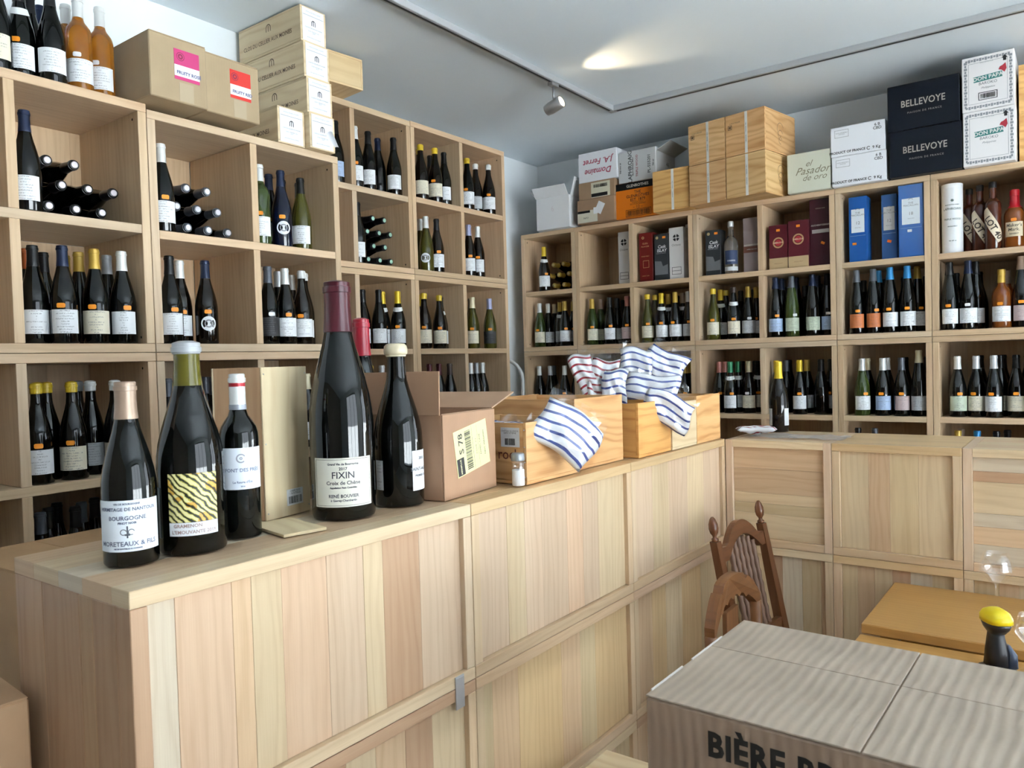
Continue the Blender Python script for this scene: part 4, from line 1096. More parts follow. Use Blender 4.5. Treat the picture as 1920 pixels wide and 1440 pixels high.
# squat bourbon with red wax
X = x_at(1903, YB+.06, ZS+.1)
o = bottle((X, YB+.06, ZS), 'w', 'w', 'red', '-', rz=math.atan2(-X, YB)-.1, label='squat bourbon bottle with dripping red wax neck and cream label', nm='whisky_bottle', sr=1.12, sz=.98, capL=.085, wax=True)
q = ob('paper_label', patch(.0448, .05, .118, .85), BLANK, o, color=(.74, .62, .42)); o.children[0].color = (.50, .01, .02, 1)
for s_, z_, sz_ in (("Maker's", .102, .021), ('Mark.', .082, .021), ('WHISKY', .062, .010)): ob('lettering', bend(textm(s_, sz_, .1, .0003), .0448, .0012), INK, q, (0, 0, z_), color=(.10, .07, .05))
ob('price_tag', tag_patch(scaled('w', 1.12, .98), .128), TAG, o, color=(.95, .28, .02))
# clear bottle with blue label
X = x_at(1371, YB+.07, ZS+.1)
o = bottle((X, YB+.07, ZS), 'w', 'c', 'silver', '-', rz=math.atan2(-X, YB), label='clear glass spirit bottle with deep blue label', nm='spirit_bottle', sr=1.0, sz=1.10, capL=.03)
q = ob('paper_label', patch(.040, .055, .135, 1.0), BLANK, o, color=(.03, .05, .12)); ob('lettering', bend(textm('HARRIS', .014), .040, .0012), INK, q, (0, 0, .075), color=(.7, .72, .75)); ob('base_band', patch(.040, .018, .042, 1.1), BLANK, o, color=(.62, .64, .64))
# ---------------------------------------------------------------- on the counter
ZK = CT+.0008
def base(px, py, z=ZK): return onz(px, py, z)
def letter(par, R, items, x=0, col=(.08, .08, .10)):
    for s_, z_, sz_ in items: ob('lettering', bend(textm(s_, sz_, 0, .0002), R, .0011), INK, par, (0, 0, z_), (0, 0, x), col)
# 1 bottle with scroll emblem
p = base(248, 1053); R1 = .0405*.96*1.14
o = bottle(p, 'b', 'k', 'bronze', '-', rz=math.atan2(-p.x, p.y)-.12, label='burgundy bottle with bronze capsule and white scroll-emblem label, at the counter end', sr=1.14, sz=1.045, capL=.062)
q = ob('paper_label', patch(R1, .027, .113, 1.30, 24), BLANK, o, color=(.80, .85, .90))
letter(q, R1, [('VIN DE BOURGOGNE', .107, .0042), ('HERMITAGE DE NANTOUX', .098, .0078), ('BOURGOGNE', .083, .0095), ('PINOT NOIR', .075, .0050), ('MORETEAUX & FILS', .040, .0108), ('MIS EN BOUTEILLE AU DOMAINE', .032, .003)], 0, (.12, .14, .22))
for a, b_, r0 in ((-.006, .060, .004), (.006, .060, .004)): ob('emblem', bend(ringq(a, b_, r0, r0+.0012, 12, .3, 5.2), R1, .0011), INK, q, color=(.12, .13, .16))
ob('emblem', bend(quads([(-.0012, .050, .0012, .070), (-.004, .054, .004, .057)]), R1, .0011), INK, q, color=(.12, .13, .16))
# 2 magnum with feather-stripe art label
p = base(364, 1029); R2 = .0405*.96*1.50
o = bottle(p, 'b', 'k', 'grey', '-', rz=math.atan2(-p.x, p.y)+.03, label='magnum with grey wax top and yellow black striped art label', sr=1.50, sz=1.273, capL=.020, wax=True)
P2 = scaled('b', 1.50, 1.273)
ob('neck_glass', lathe([(rad_at(P2, z_)+.0005, z_) for z_ in (.300, .309, .321, .335, .345, .357)], 24, 'neck', False), glassm('olive_neck_glass', (.17, .15, .022), .25), o)
m_, N_, L_, b0 = newmat('striped_art'); uvn = N_.new('ShaderNodeUVMap'); mp = N_.new('ShaderNodeMapping'); mp.inputs['Rotation'].default_value = (0, 0, .75); mp.inputs['Scale'].default_value = (1, 1, 1)
L_.new(uvn.outputs[0], mp.inputs[0]); wv = N_.new('ShaderNodeTexWave'); wv.bands_direction = 'Y'; wv.inputs['Scale'].default_value = 2.9; wv.inputs['Distortion'].default_value = 7; wv.inputs['Detail'].default_value = 4; wv.inputs['Detail Scale'].default_value = 1.1
L_.new(mp.outputs[0], wv.inputs[0]); rp = N_.new('ShaderNodeValToRGB'); L_.new(wv.outputs['Fac'], rp.inputs[0]); e_ = rp.color_ramp.elements
e_[0].position = .16; e_[0].color = (.02, .025, .02, 1); e_[1].position = .36; e_[1].color = (.55, .48, .05, 1); x_ = rp.color_ramp.elements.new(.7); x_.color = (.80, .74, .38, 1)
ns = N_.new('ShaderNodeTexNoise'); ns.inputs['Scale'].default_value = 2.2; L_.new(uvn.outputs[0], ns.inputs[0]); mx_ = N_.new('ShaderNodeMix'); mx_.data_type = 'RGBA'; mx_.blend_type = 'MULTIPLY'
L_.new(mathn(N_, L_, 'GREATER_THAN', ns.outputs['Fac'], .55), mx_.inputs[0]); L_.new(rp.outputs[0], mx_.inputs[6]); mx_.inputs[7].default_value = (.95, .62, .25, 1); L_.new(mx_.outputs[2], b0.inputs['Base Color']); b0.inputs['Roughness'].default_value = .45
q = ob('art_label', patch(R2, .060, .146, .74, 20), m_, o); q2 = ob('paper_label', patch(R2, .036, .0595, .74, 20), BLANK, o, color=(.80, .82, .85))
letter(q2, R2, [('GRAMENON', .0535, .0085)], -.18, (.38, .26, .24)); letter(q2, R2, [("L'EMOUVANTE 2019", .0425, .0085)], 0, (.38, .26, .24))
ob('back_label', patch(R2, .030, .120, .28, 8), BLANK, o, (0, 0, 0), (0, 0, -1.42), (.30, .36, .42))
# 3 bordeaux bottle
p = base(455, 1004); R3 = .0377*.98
o = bottle(p, 'B', 'k', 'white', '-', rz=math.atan2(-p.x, p.y)+.06, label='bordeaux bottle with white capsule and red ring beside the wooden case', sr=.98, sz=1.055, capL=.068)
PB = scaled('B', .98, 1.055)
ob('capsule_ring', lathe([(rad_at(PB, z_)+.0011, z_) for z_ in (.2935, .2965, .3005)], 20, 'ring', False), FOIL, o, color=(.45, .02, .03)); ob('capsule_base', lathe([(rad_at(PB, z_)+.0011, z_) for z_ in (.2485, .2545, .2585)], 20, 'ring', False), FOIL, o, color=(.35, .37, .42))
q = ob('paper_label', patch(R3, .096, .176, 1.35, 24), BLANK, o, color=(.78, .83, .90))
letter(q, R3, [('FONT DES PRÉS', .133, .0095), ('Le Rouge d’Été', .110, .006), ('2016', .102, .004)], .05, (.20, .24, .36)); ob('emblem', bend(ringq(0, .156, .0065, .009, 16, .5, 5.5), R3, .0011), INK, q, color=(.35, .36, .42)); ob('emblem', bend(ringq(0, .156, .001, .003, 10), R3, .0011), INK, q, color=(.35, .36, .42))
# 4 the big one
p = base(646, 966); R4 = .0405*.96*1.77
o = bottle(p, 'b', 'k', 'maroon', '-', rz=math.atan2(-p.x, p.y)+.0, label='giant burgundy bottle with dark maroon wax, tallest on the counter', sr=1.77, sz=1.72, capL=.108, wax=True)
q = ob('paper_label', patch(R4, .030, .134, .98, 24), BLANK, o, color=(.76, .74, .64))
ob('border', bend(quads(frameq(-.063, .033, .063, .131, .0008)), R4, .0010), INK, q, color=(.10, .09, .08))
letter(q, R4, [('Grand Vin de Bourgogne', .121, .0065), ('2017', .111, .0085), ('FIXIN', .097, .020), ('Croix de Chêne', .081, .011), ('Appellation Fixin Contrôlée', .071, .0050), ('RENÉ BOUVIER', .053, .0095), ('à Gevrey-Chambertin', .044, .0062)])
# 5 red wax behind
X = -1.478; p = Vector((X, y_at(681, X, ZK+.25), ZK))
o = bottle(p, 'b', 'k', 'red', '-', label='large dark bottle with bright red wax behind the giant bottle', sr=1.28, sz=1.50, capL=.092, wax=True); o.children[0].color = (.34, .015, .03, 1)
# 6 white wax
p = base(751, 944); R6 = .0405*.96*1.46
o = bottle(p, 'b', 'k', 'cream', '-', rz=math.atan2(-p.x, p.y), label='magnum with cream wax ball top beside the open carton', sr=1.46, sz=1.25, capL=.024, wax=True)
ob('wax_ball', lathe([(.024, .350), (.0275, .354), (.028, .362), (.0265, .371), (.021, .3765), (.012, .3775)], 24, 'ball'), WAX, o, color=(.72, .62, .42))
q = ob('paper_label', patch(R6, .036, .128, .60, 14), BLANK, o, (0, 0, 0), (0, 0, 1.15), (.80, .83, .86)); letter(q, R6, [('SAINT-AUBIN', .085, .011), ('PREMIER CRU', .070, .007), ('2018', .110, .009)], -.1)
q = ob('back_label', patch(R6, .040, .108, .24, 8), PRINT, o, (0, 0, 0), (0, 0, -.95), (.72, .74, .76))
# wooden single-bottle case
rw_ = 1.735; u = root('bottle_case', 'upright wooden bottle case with barcode sticker beside the giant bottle', 'case', (-1.408, 1.003, ZK), rw_)
W_, D_, H_ = .138, .150, .330
board('front_panel', u, 0, W_, 0, .005, 0, H_, 2, PALE, (1.02, 1.0, .92)); board('back_panel', u, 0, W_, D_-.005, D_, 0, H_, 2, PALE)
board('side_panel', u, .0003, .009, .0054, D_-.0054, 0, H_, 2, ASH, (.92, .74, .58)); board('side_panel', u, W_-.009, W_-.0003, .0054, D_-.0054, 0, H_, 2, ASH, (.92, .74, .58))
board('end_panel', u, .0095, W_-.0095, .0054, D_-.0054, H_-.009, H_-.0005, 0, PALE); board('end_panel', u, .0095, W_-.0095, .0054, D_-.0054, .0005, .009, 0, PALE)
q = board('barcode_sticker', u, .062, .112, -.001, -.0003, .022, .058, 2, BLANK, (.78, .79, .80)); ob('barcode', barcode(.040, .016, 26, 8), INK, q, (0, -.0008, -.006), color=BLK); ob('lettering', textm('CAISSE BOIS\n1 BOUTEILLE', .006), INK, q, (0, -.0008, .011), color=BLK)
for x, z in ((.006, .015), (.006, H_-.015), (W_-.006, .015), (W_-.006, H_-.015), (.006, H_/2)): ob('nail_head', lathe([(.0018, 0), (.0012, .0006)], 8, 'nail'), METAL, u, (x, -.0002, z), (PI/2, 0, 0))
c = onz(541, 994, ZK); lidb = ob('case_lid', boxm(.155, .092, .006, 0, .0006), PALE, None, (-1.3095, .9815, ZK+.003), (0, 0, -.19), (1.02, 1, .9)); tag(lidb, 'thin pale wooden lid lying flat before the wooden case', 'lid')
# open kraft carton
rc = 1.69; u = root('open_carton', 'open brown carton with yellow shipping label on the counter', 'box', (-1.222, 1.366, ZK), rc); KB = (.45, .27, .165)
W_, D_, H_ = .238, .262, .205
for a in ((0, W_, 0, .004), (0, W_, D_-.004, D_), (0, .004, .0043, D_-.0043), (W_-.004, W_, .0043, D_-.0043)): board('side_wall', u, *a, 0, H_, 2, KRAFT, KB)
board('bottom', u, .0045, W_-.0045, .0045, D_-.0045, 0, .004, 0, KRAFT, KB)
ob('flap', boxm(.004, D_*.97, .105, 2), KRAFT, u, (-.004, D_/2, H_+.052), (0, .03, 0), KB); ob('flap', boxm(W_*.98, .004, .100, 2), KRAFT, u, (W_/2, D_+.004, H_+.049), (-.10, 0, 0), KB)
ob('flap', boxm(.125, D_*.95, .004, 2), KRAFT, u, (W_+.058, D_/2, H_+.020), (0, -.30, 0), (.52, .33, .21)); ob('flap', boxm(W_*.96, .004, .095, 2), KRAFT, u, (W_/2, .030, H_-.040), (.5, 0, 0), KB)
q = ob('shipping_label', boxm(.165, .0008, .115, 2, .0002), BLANK, u, (W_*.52, -.0009, H_*.56), (0, -.16, 0), (.80, .76, .40))
q.scale = (.92, 1, 1)
for s_, x, z, sz_ in (('S 78', -.052, .022, .030), ('FRAGILE', -.066, -.032, .0)):
    if sz_: ob('lettering', textm(s_, sz_, 0, .0004), INK, q, (x, -.0008, z), (0, -PI/2, 0), (.06, .06, .05))
ob('print', quads([(-.080, -.055, -.046, -.012)]), INK, q, (0, -.0008, 0), color=(.04, .04, .04)); ob('lettering', textm('MESSPLUS', .0085, 0, .0003), INK, q, (-.063, -.0012, -.0335), (0, -PI/2, 0), (.75, .72, .45))
bc = ob('barcode', barcode(.098, .028, 34, 11), INK, q, (-.018, -.0008, 0), (0, -PI/2, 0), (.05, .05, .04))
for x, n in ((.02, 'COLIS  1/1'), (.04, 'EXPED. CAVE'), (.062, 'DEST. MAGASIN')): ob('lettering', textm(n, .009), INK, q, (x, -.0008, .0), (0, -PI/2, 0), (.10, .10, .08))
ob('print', quads([(.004, -.056, .005, .056), (.030, -.056, .0308, .056)]), INK, q, (0, -.0008, 0), color=(.1, .1, .08))
# salt jar
jx = (-1.196, 1.6265, ZK); j = root('salt_jar', 'small glass salt shaker with grey lid beside the open carton', 'jar', jx)
ob('glass_body', lathe([(.016, 0), (.018, .002), (.018, .062), (.0165, .068)], 18, 'jar'), THIN, j); ob('salt', lathe([(.0155, .003), (.0165, .004), (.0165, .044), (.0155, .0445)], 18, 'salt'), plain('salt', (.85, .86, .88), .8), j)
ob('lid', lathe([(.0178, .068), (.0182, .069), (.0178, .084), (.015, .088)], 18, 'lid'), plain('lid_plastic', (.33, .35, .37), .35, .4), j)
# open wine crates along the counter
def ocrate(label, y0, L, Wd, H, x, col, mat=PINE, rz=Q): return crate(label, (x, y0, ZK), rz, L, Wd, H, False, mat, col)
a = ocrate('low open crate with barcode sticker behind the salt shaker', 1.652, .262, .285, .165, -1.186, (1.02, .90, .78))
q = ob('barcode_sticker', boxm(.062, .0008, .052, 2, .0002), BLANK, a, (-.0008, .052, .125), (0, 0, -Q), (.62, .63, .65)); ob('barcode', barcode(.034, .018, 22, 12), INK, q, (0, -.0008, -.012), color=BLK); ob('lettering', textm('CHÂTEAU LE CROCK\nSAINT-ESTÈPHE', .006), INK, q, (0, -.0008, .014), color=BLK)
ob('brand_stamp', textm('rock', .040, 0, .0003), INK, a, (-.0008, .058, .078), (0, 0, -Q), (.18, .05, .03))
for z in (.02, .06, .10, .145): ob('nail_head', lathe([(.0022, 0), (.0014, .0006)], 8, 'nail'), METAL, a, (-.0004, .006, z), (0, -PI/2, 0))
ocrate('tall open pine crate beside the striped cloth bag', 1.928, .290, .335, .212, -1.206, (1.02, .88, .74))
ocrate('orange-toned open pine crate beneath the pile of striped bags', 2.262, .243, .300, .180, -1.172, (1.0, .80, .50))
ocrate('pale open crate with a striped bag over its rim', 2.508, .212, .290, .166, -1.168, (1.04, .98, .88), PALE)
ocrate('open pine crate at the counter corner', 2.723, .228, .290, .180, -1.168, (1.02, .88, .72))
# striped cotton bags in clear sleeves
def slab(w_, h, t_, seed, fold=.0, n=14, grow=0, droop=0):
    r = random.Random(seed); V = []; F = []; UV = []; ph = [r.uniform(0, 6) for _ in range(6)]
    for s in (-1, 1):
        for i in range(n+1):
            for j in range(n+1):
                x = -1+2*i/n; z = -1+2*j/n; e = (1-abs(x)**5)*(1-abs(z)**5)
                wr = .009*math.sin(3.2*x+ph[0]+2*z)*math.sin(2.7*z+ph[1])+.004*math.sin(9*x+ph[2]+5*z)+.003*math.sin(8*z+ph[3]-6*x)
                y = s*(t_/2+grow)*max(e, 0)**.45 + wr*e*(1 if s < 0 else .4) + droop*((z+1)/2)**2
                V.append((x*(w_/2+grow)*(1-.03*z*z)+.008*math.sin(2.4*z+ph[4]), y, z*(h/2+grow)*(1-.03*x*x)+.008*math.sin(2.6*x+ph[5]))); UV.append((x*w_/2, z*h/2+.05))
    m1 = (n+1)**2
    for k in (0, 1):
        for i in range(n):
            for j in range(n):
                q_ = [k*m1+i*(n+1)+j, k*m1+(i+1)*(n+1)+j, k*m1+(i+1)*(n+1)+j+1, k*m1+i*(n+1)+j+1]; F.append(q_ if k == 0 else q_[::-1])
    me = pym('cloth', V, F, UV, True); bm = bmesh.new(); bm.from_mesh(me); bmesh.ops.remove_doubles(bm, verts=bm.verts, dist=.0002); bm.to_mesh(me); bm.free(); return me
def bag(label, loc, w_, h, t_, yaw, roll, tilt, mat, seed, droop=0, loose=.03):
    M = Matrix.Rotation(yaw, 3, 'Z') @ Matrix.Rotation(roll, 3, 'Y') @ Matrix.Rotation(tilt, 3, 'X')
    o = tag(ob('cotton_bag', slab(w_, h, t_, seed, droop=droop), mat, None, loc, tuple(M.to_euler())), label, 'cloth bag', 'striped cotton bags in clear sleeves')
    ob('plastic_sleeve', slab(w_+.006, h+.008, t_+.004, seed, n=10, grow=.002, droop=droop), PLASTIC, o)
    r = random.Random(seed+50); V = []; F = []
    for i in range(9):
        for j in range(3): V.append((-w_/2+w_*i/8, r.uniform(-.012, .012)*j, h/2+j*loose/2+r.uniform(-.004, .004)))
    for i in range(8):
        for j in range(2): F.append((3*i+j, 3*i+3+j, 3*i+4+j, 3*i+1+j))
    ob('sleeve_edge', pym('edge', V, F), PLASTIC, o); return o
def bpos(px, py, X): return onx(px, py, X)
YW = .50
bag('red striped cotton bag leaning outermost at the tall crate', bpos(1103, 712, -1.42), .085, .190, .026, YW+.15, -.28, -.1, REDST, 1)
bag('red striped cotton bag between red and blue bags', bpos(1131, 720, -1.375), .100, .180, .026, YW+.12, .10, -.1, REDST, 2)
bag('small blue striped bag peeping beside the red bags', bpos(1153, 728, -1.325), .085, .130, .026, YW+.1, .16, -.05, BLUEST, 3)
bag('upright blue striped bag in the middle of the pile', bpos(1189, 706, -1.37), .120, .215, .032, YW+.1, .06, -.08, BLUEST, 4)
bag('blue striped bag tilted highest on the pile', bpos(1247, 684, -1.33), .165, .120, .032, YW-.05, .48, -.2, BLUEST, 5)
bag('blue striped bag lying below the tilted highest bag', bpos(1222, 728, -1.262), .195, .110, .034, YW, .06, -.35, BLUEST, 6)
bag('blue striped bag drooping over the pale crate rim', bpos(1252, 770, -1.150), .180, .110, .034, YW+.25, .42, .25, BLUEST, 7)
bag('blue striped bag draped over the low crate beside the salt shaker', bpos(1062, 812, -1.140), .195, .135, .036, YW+.42, .62, -.12, BLUEST, 8)
bag('crumpled blue striped bag inside the low crate', (-1.30, 1.77, ZK+.115), .19, .16, .04, .9, 0, -1.2, BLUEST, 9)
# on the far counter: bottle, folded red-striped cloth, plastic sheet
ZK2 = CT-.0022+.0008
o = bottle((-1.052, 3.318, ZK2), 'b', 'n', 'yellow', '-', rz=math.atan2(1.052, 3.318), label='yellow-capped brown bottle standing alone on the far counter', capL=.070)
ob('paper_label', patch(.03888, .028, .100, .42, 8), BLANK, o, (0, 0, 0), (0, 0, 1.0), (.80, .81, .82)); ob('back_label', patch(.03888, .028, .100, .35, 8), BLANK, o, (0, 0, 0), (0, 0, -1.1), (.72, .73, .74))
me = slab(.15, .10, .022, 21); o = tag(ob('folded_cloth', me, REDST, None, (-1.085, 3.12, ZK2+.026), (PI/2, 0, .4)), 'folded red striped cloth flat on the far counter', 'cloth')
V = []; F = []; r_ = random.Random(5); n1, n2 = 12, 6
for i in range(n1+1):
    for j in range(n2+1): V.append((.36*i/n1, .16*j/n2+.01*math.sin(i), .001+.006*r_.random()**2))
for i in range(n1):
    for j in range(n2): F.append((i*(n2+1)+j, (i+1)*(n2+1)+j, (i+1)*(n2+1)+j+1, i*(n2+1)+j+1))
tag(ob('plastic_sheet', pym('sheet', V, F), plain('hazy_plastic', (.55, .56, .57), .25, alpha=.45), None, (-1.09, 3.05, ZK2), -.05), 'crumpled clear plastic sheet flat on the far counter', 'plastic')
V = []; F = []
for i in range(9):
    for j in range(5): V.append((.12*i/8, .02*math.sin(i*1.3+j), .10*j/4*(.7+.3*math.sin(i*.8))))
for i in range(8):
    for j in range(4): F.append((i*5+j, (i+1)*5+j, (i+1)*5+j+1, i*5+j+1))
tag(ob('plastic_bag', pym('empty_bag', V, F, None, True), PLASTIC, None, (-1.30, 2.85, ZK+.13), .9), 'empty clear plastic bag standing in the corner crate', 'plastic')
# leaning kraft cartons beside the counter end
pc = onz(54, 1306, CAMZ-.55); pb = onz(0, 1267, CAMZ-.55); ang = math.atan2(pb.y-pc.y, pb.x-pc.x)
d1 = Vector((math.cos(ang), math.sin(ang), 0)); d2 = Vector((-d1.y, d1.x, 0))
zt = CAMZ-.55
for i in range(3):
    h = zt/3; 
    bx = Box('carton', 'kraft carton beside the counter end, %s of the stack' % ['bottom', 'middle', 'top'][i], 'box', pc+Vector((0, 0, h*i+.0006-zt)), .46, .34, h-.0012-(.003 if i == 2 else 0), ang, KRAFT, (.47, .29, .16))
    if i == 2: bx.lid()
zt = CAMZ-.44
for i in range(3):
    h = zt/3
    bx = Box('carton', 'kraft carton behind the counter, %s of the aisle stack' % ['bottom', 'middle', 'top'][i], 'box', (-2.25, .70, h*i+.0006), .56, .36, h-.0012-(.003 if i == 2 else 0), .05, KRAFT, (.50, .31, .16))
    if i == 2: bx.lid()
# ---------------------------------------------------------------- tables
def table(label, x0, x1, y0, y1, zt, th=.030):
    u = root('wooden_table', label, 'table', ((x0+x1)/2, (y0+y1)/2, 0)); hx, hy = (x1-x0)/2, (y1-y0)/2
    board('table_top', u, -hx, hx, -hy, hy, zt-th, zt, 0, OAK, (1, 1, 1), .003)
    for sx in (-1, 1):
        for sy in (-1, 1): board('leg', u, sx*(hx-.07)-.025, sx*(hx-.07)+.025, sy*(hy-.06)-.025, sy*(hy-.06)+.025, .0005, zt-th-.0005, 2, OAK)
    for sy in (-1, 1): board('apron', u, -hx+.10, hx-.10, sy*(hy-.06)-.010, sy*(hy-.06)+.010, zt-th-.08, zt-th-.0005, 0, OAK)
    return u
table('oak table pushed against the plank counter, under the wine glass', -.545, .62, 2.448, 2.952, .75)
Z2 = .719
table('lower oak table carrying the beer carton', -.548, .62, .98, 2.4465, Z2)
# beer carton
bm_, N_, L_, b0 = newmat('corrugated_card'); tc_ = N_.new('ShaderNodeTexCoord'); sx_ = N_.new('ShaderNodeSeparateXYZ'); L_.new(tc_.outputs['Object'], sx_.inputs[0]); oi_ = N_.new('ShaderNodeObjectInfo')
nz = N_.new('ShaderNodeTexNoise'); nz.inputs['Scale'].default_value = 6; nz.inputs['Detail'].default_value = 5; L_.new(tc_.outputs['Object'], nz.inputs['Vector'])
ph_ = mathn(N_, L_, 'MULTIPLY_ADD', nz.outputs['Fac'], 7.0, mathn(N_, L_, 'MULTIPLY', sx_.outputs[0], 330.0)); wv_ = mathn(N_, L_, 'SINE', ph_)
hs_ = N_.new('ShaderNodeHueSaturation'); L_.new(oi_.outputs['Color'], hs_.inputs['Color']); L_.new(mathn(N_, L_, 'MULTIPLY_ADD', nz.outputs['Fac'], .5, mathn(N_, L_, 'MULTIPLY_ADD', wv_, .07, .74)), hs_.inputs['Value'])
L_.new(hs_.outputs[0], b0.inputs['Base Color']); b0.inputs['Roughness'].default_value = .6; bu_ = N_.new('ShaderNodeBump'); bu_.inputs['Strength'].default_value = .25; bu_.inputs['Distance'].default_value = .002; L_.new(wv_, bu_.inputs['Height']); L_.new(bu_.outputs['Normal'], b0.inputs['Normal'])
zt = 1.0; bl = onz(1210, 1302, zt); bf = onz(1395, 1162, zt)
ab = math.atan2(bf.y-bl.y, bf.x-bl.x)-Q; Lb = (bf-bl).length
bb = Box('beer_carton', 'worn brown beer carton with black stencil lettering on the lower table', 'box', Vector((bl.x, bl.y, Z2+.0008)), .58, Lb, zt-Z2-.0045, ab, bm_, (.31, .215, .15), b=.004)  # shade of the front face is put into this body colour, darker than the flaps
KC = (.43, .345, .265)
for (a, c) in ((0, .335), (.338, .58)):
    for k in (0, 1):
        y0, y1 = (0.001, Lb*.60) if k == 0 else (Lb*.602, Lb-.001)
        ob('top_flap', boxm(c-a, y1-y0, 0.003, 1, .001), bm_, bb.o, ((a+c)/2-.29, (y0+y1)/2-Lb/2, bb.H/2+.0018+.0004*k), color=KC)
x_t = x_at(1326, bl.y, .93)-bl.x
me = textm('BIÈRE BRASSÉE', .054, 0, .0022, 1.08, .88); wtx = max(v.co.x for v in me.vertices)-min(v.co.x for v in me.vertices)
bb.f('lettering', me, INK, x_t+wtx/2+.002, bb.H-.050, (.008, .006, .005), .0008)
bb.f('lettering', textm('EN FRANCE', .045, 0, .0014), INK, x_t+.15, bb.H-.125, (.008, .006, .005), .0008)
for k in (0, 1): board('worn_edge', bb.o, -.2905, -.2875, -Lb/2+.02+k*.16, -Lb/2+.14+k*.18, bb.H/2+.0005, bb.H/2+.006, 1, CARD, (.62, .58, .53), .0012)
# pale stool at the table's near corner
ps = onz(1190, 1428, .47); s = root('pale_stool', 'pale square stool beside the beer carton', 'stool', (ps.x+.02, ps.y-.10, 0))
board('seat', s, -.12, .12, -.12, .12, .44, .47, 0, PALE, (1, .97, .92), .006)
for a in (-1, 1):
    for c in (-1, 1): board('leg', s, a*.10-.015, a*.10+.015, c*.10-.015, c*.10+.015, .0005, .4395, 2, PALE)
# ---------------------------------------------------------------- wine glasses
def wineglass(label, loc, H=.19, R=.042, wine=None):
    u = root('wine_glass', label, 'glass', loc); k = H/.19
    pr = [(.034*k, 0), (.035*k, .0012), (.020*k, .003), (.006*k, .0055), (.0042*k, .012), (.0038*k, .075*k), (.0055*k, .082*k), (.020*k, .090*k), (.034*k, .105*k), (R, .125*k), (R*.985, .140*k), (R*.90, .160*k), (R*.74, .19*k)]
    inner = [(max(r-.0012, .0002), z) for r, z in pr[7:]][::-1]
    ob('bowl_and_stem', lathe(pr+inner, 36, 'glass', False), THIN, u)
    if wine: ob('wine', lathe([(.005*k, .083*k), (.0195*k, .0915*k), (.033*k, .106*k), (R-.0015, .122*k)], 28, 'wine'), glassm('pale_wine', (.95, .88, .80), .9), u)
g = onz(1869, 1142, .75); wineglass('empty wine glass on the table behind the yellow scanner', (g.x, g.y, .7508), .175, .0485)
g = onz(1940, 1228, Z2); wineglass('wine glass beside the handheld scanner on the lower table', (g.x, min(g.y, 2.38), Z2+.0008), .15, .038)
# ---------------------------------------------------------------- handheld scanner
g = onz(1866, 1262, Z2); s = root('barcode_scanner', 'black handheld scanner with bright yellow head standing on the table', 'scanner', (g.x+.004, min(g.y, 2.36), Z2+.0008), .55)
BP = plain('black_plastic', (.012, .013, .018), .35); YP = plain('yellow_plastic', (.80, .62, .01), .35); BLP = plain('blue_grey_plastic', (.045, .065, .11), .3)
ob('base', lathe([(.048, 0), (.050, .004), (.044, .014), (.030, .022)], 20, 'base'), BP, s)
def loft(rings, name):
    n = 16; V = []; F = []
    for (cx, cy, cz, a, b_) in rings:
        for i in range(n):
            t_ = 2*PI*i/n; c_, s_ = math.cos(t_), math.sin(t_); V.append((cx+a*math.copysign(abs(c_)**.7, c_), cy+b_*math.copysign(abs(s_)**.7, s_), cz))
    for j in range(len(rings)-1):
        for i in range(n): F.append((j*n+i, j*n+(i+1) % n, (j+1)*n+(i+1) % n, (j+1)*n+i))
    F.append(tuple(range(n-1, -1, -1))); F.append(tuple((len(rings)-1)*n+i for i in range(n))); return pym(name, V, F, None, True)
ob('handle', loft([(0, 0, .018, .028, .030), (0, 0, .060, .024, .028), (0, .004, .095, .018, .022), (0, .004, .112, .016, .020)], 'handle'), BP, s)
ob('trigger_guard', loft([(.026, -.012, .022, .016, .020), (.028, -.014, .055, .012, .016), (.020, -.010, .078, .006, .008)], 'guard'), BLP, s)
ob('head', loft([(0, .002, .106, .018, .022), (-.004, -.006, .122, .026, .034), (-.006, -.010, .140, .031, .040)], 'head'), BP, s)
ob('yellow_cap', loft([(-.006, -.010, .1395, .0325, .042), (-.006, -.010, .152, .032, .042), (-.005, -.009, .164, .026, .035), (-.004, -.008, .171, .014, .020)], 'cap'), YP, s)
